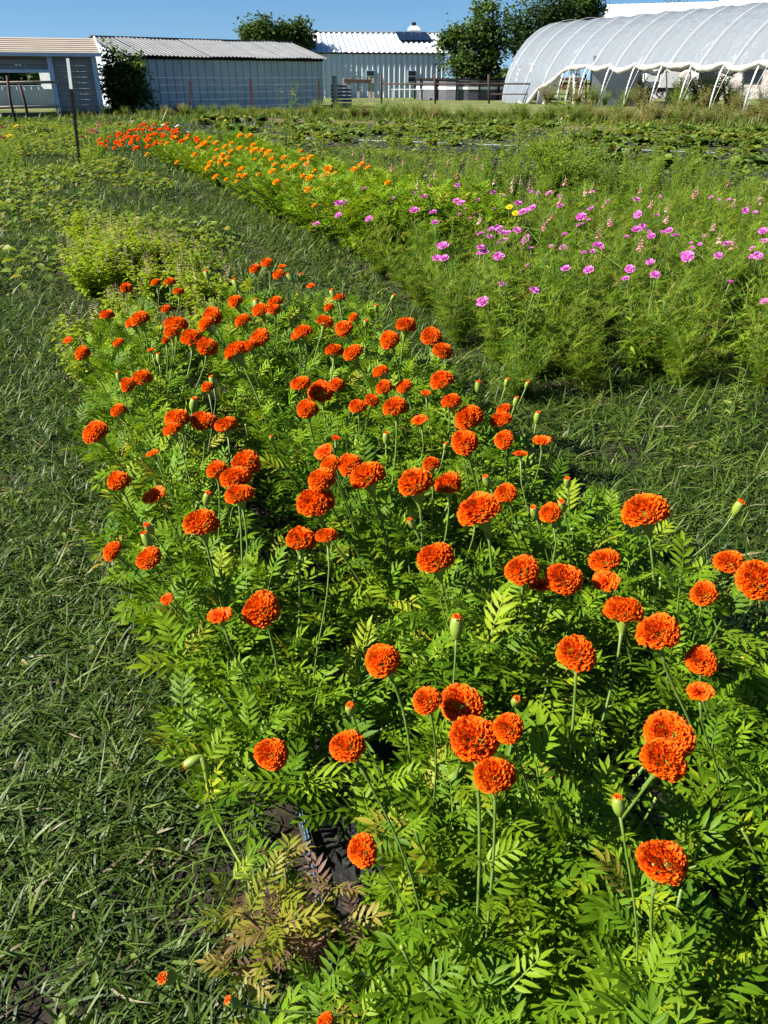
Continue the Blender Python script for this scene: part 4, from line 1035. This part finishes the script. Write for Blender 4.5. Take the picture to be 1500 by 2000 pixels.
# ------------------------------------------------------------------ the old metal shed
TH = math.radians(39)
SU = np.array((math.cos(TH), math.sin(TH), 0)); SN = np.array((math.sin(TH), -math.cos(TH), 0)); Z3 = np.array((0, 0, 1.0))
A0 = W(262, 220, 42); A0[2] = 0
SL, HD, EV, RG = 11.2, 3.4, 2.45, 3.25
t = thing('metal_shed', 'long weathered blue-grey metal shed with grey corrugated roof and vine', 'shed', A0)
npn = 13; pw_ = SL/npn
for i in range(npn):
    V, F = ribbed(A0+SU*pw_*i+SN*(.004*(i % 2)), SU, Z3, pw_, EV, 2, .05, SN, .06)
    part('wall_panel', V, F, M['wall_old'], t)
    e0 = A0+SU*(pw_*i)+SN*.32+Z3*(EV-.07+.02*math.sin(i*1.3)); rd = -SN*(HD+.32)+Z3*(RG-EV+.07); Lr = np.linalg.norm(rd); rd /= Lr
    V, F = ribbed(e0+Z3*.006*(i % 2), SU, rd, pw_, Lr, 4, .04, np.cross(SU, rd), .06)
    part('roof_panel', V, F, M['roof_galv'], t)
e0 = A0-SN*(HD*2+.32)+Z3*(EV-.07)
for s_, nm in ((0, 'gable_wall'), (SL, 'end_wall')):
    o_ = A0+SU*s_; pts = [o_, o_-SN*2*HD, o_-SN*2*HD+Z3*EV, o_-SN*HD+Z3*(RG-.04), o_+Z3*EV]
    V = np.array(pts+[p+SU*(.06 if s_ == 0 else -.06) for p in pts])
    part(nm, V, [(0, 1, 2, 3, 4), (9, 8, 7, 6, 5)]+[(i, i+5, (i+1) % 5+5, (i+1) % 5) for i in range(5)], M['wall_white'], t)
for i in range(9): part('batten', *bar(A0-SU*.03-SN*(i*.85+.4)+Z3*.1, A0-SU*.03-SN*(i*.85+.4)+Z3*(EV-.1), .05, .03), M['wall_white'], t)
bk = A0-SN*2*HD
part('back_wall', np.array([bk, bk+SU*SL, bk+SU*SL+Z3*EV, bk+Z3*EV]), [(0, 1, 2, 3)], M['wall_old'], t)
e1 = A0-SN*(HD*2+.32)+Z3*(EV-.07)
part('rear_roof', np.array([e1-SU*.3, e1+SU*(SL+.3), A0-SN*HD+SU*(SL+.3)+Z3*RG, A0-SN*HD-SU*.3+Z3*RG]), [(0, 1, 2, 3)], M['roof_galv'], t)
ee = A0-SU*.3+SN*.32+Z3*(EV-.07); rd = -SN*(HD+.32)+Z3*(RG-EV+.07); Lr = np.linalg.norm(rd); rdn = rd/Lr
part('roof_panel', *ribbed(ee, SU, rdn, .3, Lr, 1, .06, np.cross(SU, rdn), .05), M['roof_galv'], t)
part('roof_panel', *ribbed(A0+SU*SL+SN*.32+Z3*(EV-.07), SU, rdn, .3, Lr, 1, .035, np.cross(SU, rdn), .05), M['roof_galv'], t)
part('ridge_cap', *bar(A0-SN*HD-SU*.3+Z3*(RG+.03), A0-SN*HD+SU*(SL+.3)+Z3*(RG+.03), .3, .05), M['roof_galv'], t)
part('fascia', *bar(A0+SN*.1+Z3*(EV-.12), A0+SU*SL+SN*.1+Z3*(EV-.12), .05, .14), M['dark_steel'], t)
# climbing vine
vb = A0-SU*.35+SN*.6
t = thing('climbing_vine', 'dense dark green vine climbing the left corner of the metal shed', 'vine', vb)
acc = Acc(); N = 4200
c3 = rng.normal(0, 1, (N, 3)); c3 /= np.linalg.norm(c3, axis=1)[:, None]; rr = rng.uniform(.45, 1.05, N)[:, None]
bump = (1+.25*np.sin(c3[:, 0]*5+c3[:, 2]*4)+.2*np.sin(c3[:, 2]*9+c3[:, 1]*6))[:, None]
P = vb-SU*.2+SN*.1+Z3*1.35+c3*rr*bump*np.array((1.25, .65, 1.4)); P[:, 2] = np.maximum(P[:, 2], .05)
acc.scat(QUAD_LEAF, rot(rng.uniform(0, 6.28, N), rng.uniform(-.9, .5, N), rng.normal(0, .5, N)), P, rng.uniform(.14, .3, N), rng.uniform(0, 1, N))
f = link('foliage', acc.mesh('foliage', M['vine_leaf'], vb), t, vb); f['kind'] = 'stuff'
V, F = join(tube([vb, vb+(.1, 0, .7), vb+(-.2, .1, 1.6)], [.05, .04, .02], 6), tube([vb+(.2, 0, 0), vb+(.35, 0, .8), vb+(.1, .1, 1.7)], [.04, .03, .02], 6)); part('stem', V, F, M['bark'], t)

# ------------------------------------------------------------------ the tan carport at the left
CY = 37.5
NP0 = len(bpy.data.objects)
t = thing('carport', 'tan metal carport with horizontal siding and open bay at left', 'carport', (-16, CY, 0))
xr = W(207, 200, CY)[0]; xo = W(124, 200, CY)[0]; xl = xr-9.0; EVc, RGc, Dp = 2.36, 3.05, 6.0
zb = W(0, 139, CY)[2]
for i in range(11):                               # siding right of the bay
    z = .02+i*.213; part('siding_board', *box(((xo+xr)/2, CY+.01, z+.1), xr-xo-.02, .05, .19), M['siding_tan'], t)
    part('lip', *box(((xo+xr)/2, CY-.03, z+.205), xr-xo-.04, .06, .02), M['roof_tan'], t)
for i in range(2): part('siding_board', *box(((xl+xo)/2, CY+.012, zb+.12+i*.213), xo-xl, .05, .19), M['siding_tan'], t)
for yy_, nm in ((CY, 'front'), (CY+Dp, 'rear')):
    for x_ in (xr-.05, xo) if nm == 'front' else (xr-.05, xl): part('post', *bar((x_, yy_-.05, 0), (x_, yy_-.05, EVc), .2, .12), M['trim_blue'], t)
part('header', *bar((xl, CY-.06, zb), (xo-.1, CY-.06, zb), .1, .12), M['trim_blue'], t)
for i in range(11): part('side_board', *box((xr, CY+Dp/2, .12+i*.213), .05, Dp-.3, .205), M['siding_tan'], t)
part('ceiling', *box(((xl+xr)/2, CY+Dp/2, EVc-.06), xr-xl-.2, Dp-.3, .04), M['rust'], t)
for i in range(5): part('rear_board', *box(((xl+xr)/2, CY+Dp, EVc-.15-i*.0-.213*i*.35), xr-xl-.1, .05, .2), M['siding_tan'], t) if i < 2 else None
nrp = 8
for i in range(nrp):                              # roof sheets run along the eave
    f0, f1 = i/nrp, (i+1)/nrp
    def rp(x, f): return np.array((x, CY-.3+f*(Dp/2+.3), EVc+f*(RGc-EVc)))
    a, b, c_, d = rp(xl, f0), rp(xr+.25, f0), rp(xr+.25, f1), rp(xl, f1); up = np.array((0, -.02, .03))
    V = np.array([a, b, c_, d, a+up, b+up, c_+up*.2, d+up*.2]); part('roof_sheet', V, [(0, 3, 2, 1), (4, 5, 6, 7), (0, 1, 5, 4), (1, 2, 6, 5), (2, 3, 7, 6), (3, 0, 4, 7)], M['roof_tan'], t)
part('rear_roof', np.array([(xl, CY+Dp/2, RGc), (xr+.25, CY+Dp/2, RGc), (xr+.25, CY+Dp+.3, EVc), (xl, CY+Dp+.3, EVc)]), [(0, 1, 2, 3)], M['roof_tan'], t)
part('eave_trim', *bar((xl, CY-.33, EVc-.02), (xr+.28, CY-.33, EVc-.02), .06, .14), M['trim_blue'], t)
part('gable_trim', *bar((xr+.28, CY-.33, EVc+.03), (xr+.28, CY+Dp/2, RGc+.05), .05, .1), M['white_paint'], t)
CT = math.radians(21); CR = rot(CT, 0, 0); CPV = np.array((xr, CY, 0))
for o_ in t.children:
    co = np.array([v.co[:] for v in o_.data.vertices])+np.array(WL[t.name]); co = (co-CPV) @ CR.T + CPV + np.array((-.45, .8, 0)) - np.array(WL[t.name])
    for v, c in zip(o_.data.vertices, co): v.co = c
t = thing('pipe_gate', 'pale two-rail pipe gate across the open carport bay', 'gate', (xo-2, CY+.3, 0))
for py in (160, 208):
    a, b = W(0, py+2, CY-1.6), W(116, py, CY-.6); a = b+(a-b)*1.6; V, F = tube([a, (a+b)/2, b], .055, 8); part('rail', V, F, M['wood'], t, True)
for x_, nm in ((20, 'first'), (47, 'second')):
    g = G(x_+12, 246); t = thing('fence_post', 'leaning rusty post in weeds before the carport bay, %s from left' % nm, 'post', g, 'rusty posts before the carport')
    V, F = tube([g, g+(-.03, 0, .8), W(x_-6 if nm == 'first' else 38, 148 if nm == 'first' else 165, g[1])], .05, 7); part('shaft', V, F, M['rust'], t, True)
    part('cap', *box(g+(0, 0, .02), .16, .16, .03), M['rust'], t)
# what stands behind the carport
bt = W(70, 190, 52); bt[2] = 0
t = thing('metal_lean_to', 'low pale blue metal lean-to with white end seen through carport bay', 'lean-to', bt)
for i in range(7): part('wall_panel', *ribbed(np.array((bt[0]-2.9+i*.8*.92, 52-1.1+i*.8*.39, 0)), (.92, .39, 0), Z3, .8, 1.0, 2, .04, np.array((.39, -.92, 0)), .07), M['wall_old'], t)
part('upper_wall', np.array([(bt[0]+.35, 52.3, .9), (bt[0]+.95, 52.3, .9), (bt[0]+.95, 52.3, 1.75), (bt[0]+.65, 52.3, 1.9), (bt[0]+.35, 52.3, 1.75)]), [(0, 1, 2, 3, 4)], M['white_paint'], t)
part('roof', *box((bt[0]-.35, 53.4, 1.04), 5.6, 1.6, .06, .40), M['wall_old'], t)

# ------------------------------------------------------------------ the white metal building
Y0 = 74.0
WT = math.radians(9.5)
WU = np.array((math.cos(WT), math.sin(WT), 0)); WN_ = np.array((math.sin(WT), -math.cos(WT), 0))
P0 = W(700, 150, Y0); P0[2] = 0
mm = W(868, 150, 1.0)[0]; sR = (mm*Y0-P0[0])/(WU[0]-mm*WU[1]); sL = -9.0
ev = W(700, 103, Y0)[2]; rg = ev+1.62
def wb(s_, d, z): return P0+WU*s_-WN_*d+Z3*z
t = thing('white_metal_building', 'white ribbed metal building with two small windows and solar panel', 'building', P0)
nw = 18; w_ = (sR-sL)/nw
rd = -WN_*4.5+Z3*(rg-ev); Lr = np.linalg.norm(rd); rdw = rd/Lr
for i in range(nw):
    part('wall_panel', *ribbed(wb(sL+i*w_, 0, 0), WU, Z3, w_, ev, 2, .10, WN_, .2, .15), M['wall_white'], t)
    part('roof_panel', *ribbed(wb(sL+i*w_, -.14, ev-.02), WU, rdw, w_, Lr, 2, .09, np.cross(WU, rdw), .15, .4), M['roof_white'], t)
part('end_wall', np.array([wb(sR, 0, 0), wb(sR, 8.4, 0), wb(sR, 8.4, ev), wb(sR, 4.2, rg-.05), wb(sR, 0, ev)]), [(0, 1, 2, 3, 4)], M['wall_white'], t)
part('rear_roof', np.array([wb(sL, 4.25, rg), wb(sR+.4, 4.25, rg), wb(sR+.4, 8.8, ev), wb(sL, 8.8, ev)]), [(0, 1, 2, 3)], M['roof_white'], t)
part('roof_edge', np.array([wb(sR, -.25, ev+.02), wb(sR+.4, -.25, ev+.02), wb(sR+.4, 4.25, rg+.02), wb(sR, 4.25, rg+.02)]), [(0, 1, 2, 3)], M['roof_white'], t)
part('gutter', *bar(wb(sL, -.15, ev-.04), wb(sR+.4, -.15, ev-.04), .05, .09), M['dark_steel'], t)
part('ridge_cap', *bar(wb(sL, 4.25, rg+.06), wb(sR+.4, 4.25, rg+.06), .3, .08), M['roof_white'], t)
for px in (723, 804):
    m1 = W(px, 150, 1.0)[0]; sw = (m1*Y0-P0[0])/(WU[0]-m1*WU[1]); yw = Y0+WU[1]*sw
    z1, z0 = W(px, 137, yw)[2], W(px, 161, yw)[2]; hh = z1-z0; ww = 18/1740*yw/WU[0]; cz = (z0+z1)/2
    wdw = part('window', *box(wb(sw, -.10, cz), ww, .09, hh, WT), M['trim_blue'], t)
    for sg in (-1, 1): part('pane', *box(wb(sw, -.15, cz+sg*hh*.24), ww*.78, .03, hh*.38, WT), M['glass'], wdw)
def s_at(px, f):
    m1 = W(px, 80, 1.0)[0]; b0 = P0-WN_*(-.45+4.7*f); return (m1*b0[1]-b0[0])/(WU[0]-m1*WU[1])
sp = thing('solar_panel', 'dark solar panel array on the white building roof', 'solar panel', wb(s_at(806, .7), 2.5, rg-.4))
def onroof(s_, f, lift): return wb(s_, -.45+4.7*f, ev+(rg-ev)*f+lift)
sx0, sx1 = s_at(776, .7), s_at(838, .7)
for i in range(4):
    a, b = sx0+(sx1-sx0)*i/4+.02, sx0+(sx1-sx0)*(i+1)/4-.02
    V = [onroof(x, f, l) for l in (.12, .17) for x, f in ((a, .52), (b, .52), (b, .93), (a, .93))]
    part('module', np.array(V), [(3, 2, 1, 0), (4, 5, 6, 7), (0, 1, 5, 4), (1, 2, 6, 5), (2, 3, 7, 6), (3, 0, 4, 7)], M['solar'], sp)
cw = wb(s_at(811, 1.0), 4.9, 0)
t2 = thing('chimney', 'small white chimney with dark cap on the white building ridge', 'chimney', cw+Z3*(rg-.5))
part('stack', *box(cw+Z3*rg, .75, .6, 1.1), M['white_paint'], t2); part('collar', *box(cw+Z3*(rg+.3), 1.05, .8, .22), M['white_paint'], t2); part('cap', *box(cw+Z3*(rg+.68), .35, .35, .24), M['dark_steel'], t2)
# round pool beside it
pc = W(905, 180, 69); pc[2] = 0
t = thing('above_ground_pool', 'grey above-ground pool with white band and dark uprights under tree', 'pool', pc)
def ring(r, z0, z1, nseg=28):
    V = [(pc[0]+r*math.cos(a), pc[1]+r*math.sin(a), z) for z in (z0, z1) for a in np.linspace(0, 2*PI, nseg, endpoint=False)]
    return np.array(V), [(i, (i+1) % nseg, nseg+(i+1) % nseg, nseg+i) for i in range(nseg)]
part('wall', *ring(3.7, 0, 1.35), M['pool_wall'], t); part('white_band', *ring(3.73, .72, .9), M['white_paint'], t); part('rim', *ring(3.78, 1.33, 1.45), M['dark_steel'], t)
for i in range(14):
    a = i*2*PI/14; p = pc+np.array((3.82*math.cos(a), 3.82*math.sin(a), 0)); part('upright', *bar(p, p+Z3*1.4, .13), M['dark_steel'], t)
part('cover', np.array([(pc[0]+3.7*math.cos(a), pc[1]+3.7*math.sin(a), 1.3) for a in np.linspace(0, 2*PI, 28, endpoint=False)]), [tuple(range(28))], M['pool_wall'], t)
tb = W(770, 185, 66); tb[2] = 0
t = thing('garden_table', 'small white folding table on the lawn before the white building', 'table', tb)
part('table_top', *box(tb+(.9, 0, .72), 2.3, .7, .05), M['white_paint'], t)
for sx in (-.15, 1.95):
    for sy in (-.3, .3): part('leg', *bar(tb+(sx, sy, 0), tb+(sx, sy, .7), .05), M['white_paint'], t)

# ------------------------------------------------------------------ white-roofed barn behind the tunnel
t = thing('brick_barn', 'whitewashed brick barn with bright white metal roof behind the plastic tunnel', 'barn', (28, 76, 0))
Yb = 74.0
bl = W(1165, 45, Yb); bd = np.array((.94, -.34, 0)); bn = np.array((-.34, -.94, 0)); be = 3.3
B0 = np.array((bl[0], Yb, 0)); LB = 26
V = np.array([B0, B0+bd*LB, B0+bd*LB+Z3*be, B0+Z3*be]); part('wall', V, [(0, 1, 2, 3)], M['white_brick'], t)
V = np.array([B0, B0-bn*9, B0-bn*9+Z3*be, B0-bn*4.5+Z3*7.2, B0+Z3*be]); part('gable_wall', V, [(0, 1, 2, 3, 4)], M['white_paint'], t)
for i in range(20):
    up = 0.0 if i < 7 else .75
    a = B0+bd*LB*i/20+bn*.5+Z3*(be-.3+up); rd = -bn*5.0+Z3*(3.9+up*.3); Lr = np.linalg.norm(rd); rd = rd/Lr
    part('roof_panel', *ribbed(a, bd, rd, LB/20, Lr, 2, .05, np.cross(bd, rd), .06), M['roof_white'], t)
    a2 = B0+bd*LB*i/20-bn*9.5+Z3*(be-.3+up)
part('rear_roof', np.array([B0-bn*4.5+Z3*(be+3.6), B0-bn*4.5+bd*LB+Z3*(be+3.6), B0-bn*9.5+bd*LB+Z3*be, B0-bn*9.5+Z3*be]), [(0, 1, 2, 3)], M['roof_white'], t)
for i, s in enumerate((9.2, 12.5, 16.5)): part('window', *box(B0+bd*s+bn*.06+Z3*1.75, 1.3, .1, 1.2, math.atan2(bd[1], bd[0])), M['glass'], t)
for i, s in enumerate((3.0, 10.2, 18.0)): part('roof_vent', *box(B0+bd*s-bn*2.2+Z3*(5.35+(.75 if i else 0)), .5, .25, .3), M['dark_steel'], t)
rt = W(1080, 155, 66); rt[2] = 0
t = thing('farm_trailer', 'dark red farm trailer standing behind the pipe fence and tunnel', 'trailer', rt)
part('bed', *box(rt+(0, 0, .95), 4.4, 1.8, .5), M['red_paint'], t); part('side_rail', *box(rt+(0, -.95, 1.4), 4.4, .08, .18), M['red_paint'], t)
for s in (-1.3, 1.3):
    wv, wf = tube([rt+(s, -1.05, .42), rt+(s, -.85, .42)], .42, 14); part('wheel', wv, wf, M['dark'], t)
# white equipment in the weeds inside
eq = W(1285, 168, 62); eq[2] = 0
t = thing('white_equipment', 'white weathered machine standing in the weeds seen under tunnel', 'equipment', eq)
part('tank', *box(eq+(.6, 0, 1.35), 1.3, .9, .9), M['white_paint'], t); part('hood', *box(eq+(-.6, 0, 1.5), .9, .8, .5), M['white_paint'], t); part('seat', *box(eq+(-.2, 0, 2.0), .5, .5, .35), M['white_paint'], t); part('frame', *box(eq+(0, 0, .75), 2.6, 1.0, .25), M['dark_steel'], t)
for s in (-.9, .9):
    wv, wf = tube([eq+(s, -.6, .4), eq+(s, -.4, .4)], .4, 12); part('wheel', wv, wf, M['dark'], t)

# ------------------------------------------------------------------ plastic high tunnel
HU = np.array((.388, -.922, 0)); HW = np.array((.922, .388, 0))
H0 = np.array((11.5, 52.0, 0)); BAY = 2.17; AW, BH = 4.3, 4.75
def arch(k, a, s=1.0):
    """a from 0 (near foot) to pi (far foot)"""
    return H0+HU*BAY*k+HW*(AW-AW*math.cos(a)*s)+Z3*(BH*math.sin(a)*s)
t = thing('plastic_tunnel', 'long hooped greenhouse tunnel of translucent white plastic with rolled-up sides', 'greenhouse', H0)
K0, K1 = -4, 9
for k in range(K0, K1+1):
    V, F = tube([arch(k, a, .988) for a in np.linspace(0, PI, 26)], .045, 6); part('hoop', V, F, M['galv'], t, True)
a_roll = math.asin(2.1/BH)
def low(k):      # how far down the plastic hangs at position k on the near side
    if k < -2.6: return .02
    if k < -.7: return .02+(a_roll-.02)*((k+2.6)/1.9)**.8
    return a_roll
V, F = [], []
nk = (K1-K0)*8; na = 28
for i in range(nk+1):
    k = K0+(K1-K0)*i/nk; fr = (k-math.floor(k)); sag = math.sin(PI*fr)
    lo_a = low(k)-.05*sag*(1 if k > -.7 else .6)
    for j in range(na+1):
        a = lo_a+(PI-a_roll*.95-lo_a)*j/na
        wv = 1+.003*math.sin(j*2.3+i*.9)+.004*math.sin(j*.9+i*.37)*math.sin(i*.51)+(.006*math.sin(i*2.1+j*.35) if j < 5 else 0)
        V.append(arch(k, a, (1.004-.016*sag)*wv))
for i in range(nk):
    for j in range(na): F.append((i*(na+1)+j, (i+1)*(na+1)+j, (i+1)*(na+1)+j+1, i*(na+1)+j+1))
part('plastic_cover', V, F, M['film'], t, True)
for side in (0, 1):
    for b in range(K0+1 if side == 0 else K0, K1):       # rolled-up skirt, bay by bay
        pts = []
        for f_ in np.linspace(0, 1, 9):
            k = b+f_; a = (low(k)-.055*math.sin(PI*f_)*(.75+.4*math.sin(b*1.7))) if side == 0 else PI-a_roll+.06*math.sin(PI*f_)*(1+.5*math.sin(b*2.1))
            pts.append(arch(k, a, 1.0)+Z3*.02*math.sin(f_*19+b))
        r_ = [.10+.02*math.sin(i*1.9+b)+.05*math.sin(PI*i/8) for i in range(9)]
        V, F = tube(pts, r_, 8)
        part('rolled_skirt', V, F, M['film_white'], t, True)
for k in range(K0, K1):                                   # lacing ropes over the cover
    for d, e in ((.10, .60),):
        V, F = tube([arch(k+d+(e-d)*math.sin(a), a, 1.02) for a in np.linspace(.04, PI*.55, 16)], .008, 4); part('rope', V, F, M['white_paint'], t)
# gathered end curtain
for k, (d0, d1, kk) in enumerate(((.0, 1.5, K0), (1.5, 2.6, K0+.5))):
    V, F = [], []
    for i in range(15):
        f_ = i/14; p = arch(K0, 0)+HU*BAY*(d0+(d1-d0)*f_)+HW*(.15+.5*k+.12*math.sin(f_*15+k))
        for j in range(9): V.append(p+Z3*(2.3-.9*f_*k)*j/8+HW*.35*(j/8)**1.5+HU*.1*math.sin(j*1.1+f_*9)-HU*(.9*f_*(1-j/8)*(k)))
    for i in range(14):
        for j in range(8): F.append((i*9+j, (i+1)*9+j, (i+1)*9+j+1, i*9+j+1))
    part('end_curtain', V, F, M['film' if k == 0 else 'film_white'], t, True)
V, F = [], []
for i in range(9):
    for j in range(5): V.append(H0+HU*BAY*(.25)+HW*(.5+i*.42)+Z3*(2.6*j/4)+HU*.08*math.sin(i*1.3+j))
for i in range(8):
    for j in range(4): F.append((i*5+j, (i+1)*5+j, (i+1)*5+j+1, i*5+j+1))
part('inner_curtain', V, F, M['film'], t, True)
# stepladder under the open side
lb = arch(-.75, 0)+HW*.8; t = thing('stepladder', 'white stepladder with black bands standing in tunnel mouth', 'ladder', lb)
for s_, lean in ((-.30, .75), (.30, .75), (-.30, -.35), (.30, -.35)):
    a = lb+HU*(lean*.9)+HW*s_; b = lb+HW*s_*.55+Z3*2.35
    part('rail', *bar(a, b, .09, .06), M['white_paint'], t)
for i in range(6):
    f_ = (i+.7)/6.6; a = lb+HU*(.68*(1-f_))+Z3*2.35*f_; part('step', *bar(a-HW*.3*(1-.45*f_), a+HW*.3*(1-.45*f_), .1, .05), M['dark'], t)
# greenery growing inside and along the tunnel
for i in range(22):
    k = -1+i*.42; p = H0+HU*BAY*k+HW*random.uniform(-.6, 3.2)
    dry = i % 3 == 0
    place_weed('weed_clump', (WDR if dry else WCL)[i % 4], ('dry straw-coloured weed clump inside the open tunnel, %s from its mouth' if dry else 'tall green weed clump inside the open tunnel, %s from its mouth') % ORD[i], 'weed clump', (p[0], p[1], 0), random.uniform(1.1, 1.6), 'dry clumps inside the tunnel' if dry else 'green clumps inside the tunnel')

SHR = [weed_mesh(140+k_, 1.3, 30, .7, .2, LEAF_OVAL, 34, 'vine_leaf') for k_ in range(2)]
for k_, (px, Y_, sc_, lab) in enumerate(((1238, 56, 1.25, 'dark green shrub beside the white machine under the tunnel'), (1360, 50, 1.15, 'dark shrub before the brick barn window under the tunnel'), (1392, 47, 1.3, 'broad dark shrub by the second last tunnel leg at right'), (1425, 46, 1.0, 'low dark shrub nearest the right edge under the tunnel'), (1330, 60, 1.2, 'bushy shrub against the whitewashed barn wall'))):
    p = W(px, 195, Y_); place_weed('shrub', SHR[k_ % 2], lab, 'shrub', (p[0], p[1], 0), sc_)
# ------------------------------------------------------------------ trees
def tree(label, base, H, crown, trunk_h, seed, nleaf=9000, leafL=.34, nclump=70, name='leafy_tree'):
    """crown: list of (centre, radii) lobes in tree coordinates"""
    r = np.random.default_rng(seed); base = np.asarray(base, float)
    t = thing(name, label, 'tree', base)
    tops, VF = [], [tube([base, base+(.05, 0, trunk_h*.6), base+(0, 0, trunk_h), base+(.1, 0, H*.7)], [.3, .24, .2, .05], 8)]
    cl = []
    for (c, rad) in crown:
        for i in range(nclump//len(crown)):
            d = r.normal(0, 1, 3); d /= np.linalg.norm(d); q = np.array(c)+d*np.array(rad)*r.uniform(.35, 1.0)
            cl.append(q)
            if i % 6 == 0:
                s = np.array((0, 0, r.uniform(trunk_h*.7, trunk_h*1.3))); VF.append(tube([base+s, base+(s+q)/2+(0, 0, .2), base+q], [.12, .07, .02], 5))
    cl = np.array(cl)
    V, F = join(*VF); part('trunk', V, F, M['bark'], t, True)
    per = nleaf//len(cl); ci = np.repeat(np.arange(len(cl)), per); m = len(ci)
    cr = r.uniform(.25, .75, len(cl))*H*.11
    P = base+cl[ci]+r.normal(0, 1, (m, 3))*cr[ci][:, None]*np.array((1, 1, .75))
    acc = Acc(); acc.scat(QUAD_LEAF, rot(r.uniform(0, 6.28, m), r.uniform(-.8, .6, m), r.normal(0, .6, m)), P, leafL*r.uniform(.6, 1.3, m), r.uniform(0, 1, m)*.6+(ci % 5)*.08)
    f = link('crown', acc.mesh('crown', M['tree_leaf'], base), t, base); f['kind'] = 'stuff'
    return t
b1 = W(918, 188, 68); b1[2] = 0
tree('rounded dark green tree between the white building and plastic tunnel', b1, 7.3, [((0, 0, 3.4), (2.3, 2, 1.7)), ((-1.3, 0, 4.0), (1.1, 1.2, 1.3)), ((.7, 0, 5.3), (1.4, 1.4, 1.5)), ((1.5, 0, 3.4), (1.1, 1.2, 1.4)), ((0, -.3, 2.0), (2.2, 1.6, .8))], 1.3, 1, 10000)
b2 = W(1075, 185, 72); b2[2] = 0
tree('taller dark tree rising behind the left end of the plastic tunnel', b2, 8.6, [((.2, 0, 6.2), (2.5, 2, 1.7)), ((-2.4, 0, 4.6), (1.5, 1.4, 1.7)), ((2.2, 0, 6.4), (1.0, 1, .8)), ((-.6, 0, 4.2), (2.2, 1.5, 1.6))], 2.2, 2, 11000)
b3 = W(546, 180, 74); b3[2] = 0
tree('tree whose round crown shows above the metal shed roof', b3, 6.6, [((-.3, 0, 4.8), (2.3, 1.8, 1.5)), ((1.7, 0, 4.3), (1.3, 1.3, 1.2)), ((-1.9, 0, 4.6), (.8, .8, .7))], 2.0, 3)
b4 = W(30, 190, 60); b4[2] = 0
tree('dark tree seen through the open carport bay at the left edge', b4, 4.4, [((-1, 0, 1.6), (2.6, 1.5, 1.3)), ((1.6, 0, 1.3), (1.6, 1.2, 1.1))], 1.0, 4, 8000)
b5 = W(1395, 40, 92); b5[2] = 0
tree('bare-twigged tree top just above the white barn ridge', W(1286, 180, 92)*np.array((1, 1, 0)), 9.3, [((0, 0, 8.3), (1.2, 1, .9))], 7.2, 5, 120, .2, 24)
# far hedge line closing the horizon
for k, (px, w, h, lab) in enumerate(((-60, 9, 4.2, 'dark distant tree clump at the horizon beyond the carport'), (1000, 8, 3.0, 'low distant tree clump behind the rusty pipe fence'), (1300, 14, 3.0, 'low distant tree clump seen through the plastic tunnel'))):
    b = W(px, 180, 110); b[2] = 0
    tree(lab, b, h, [((0, 0, h*.5), (w*.5, 1.5, h*.4))], .8, 20+k, 4000, .5, 40)
# small zinnias at the far left edge of the beds
ZN = [daisy(80, 14, 4, M['petal_magenta']), daisy(81, 14, 4, M['petal_yellow']), daisy(82, 12, 4, M['petal_white'])]
for k, (x, y, c_, s) in enumerate(((32, 247, 1, .05), (18, 266, 1, .05), (4, 250, 0, .05), (6, 270, 0, .05), (234, 243, 0, .055), (194, 240, 0, .05), (193, 247, 0, .05), (180, 255, 0, .05), (187, 258, 0, .05), (172, 262, 0, .05), (161, 268, 0, .045), (215, 240, 0, .04), (346, 247, 2, .05), (318, 245, 2, .04), (258, 238, 2, .04), (283, 237, 2, .04), (368, 259, 2, .04), (425, 233, 1, .04), (435, 229, 1, .04), (440, 236, 1, .035), (478, 227, 1, .035))):
    p = G(x, y, .6); base = (p[0], p[1], 0)
    cn = ('dusky pink', 'yellow', 'white')[c_]
    where = 'at the far left edge of the garden' if x < 60 else 'beside the red-orange marigolds' if x < 380 else 'before the metal shed'
    t = thing('zinnia_plant', '%s zinnia %s, %s zinnia counted from left' % (cn, where, ORD[k]), 'zinnia', base, 'zinnias at the far end of the garden')
    a = link('foliage', SNAP[k % 5][0], t, base, (0, 0, k), .9); a['kind'] = 'stuff'
    V, F = tube([(0, 0, 0), (.01, 0, .3), (0, 0, .6)], .004, 4); link('stem', mesh_np('stem', V, F, M['stem']), t, base)
    link('bloom', ZN[c_], t, p, (.3, -.2, k), s*1.05)
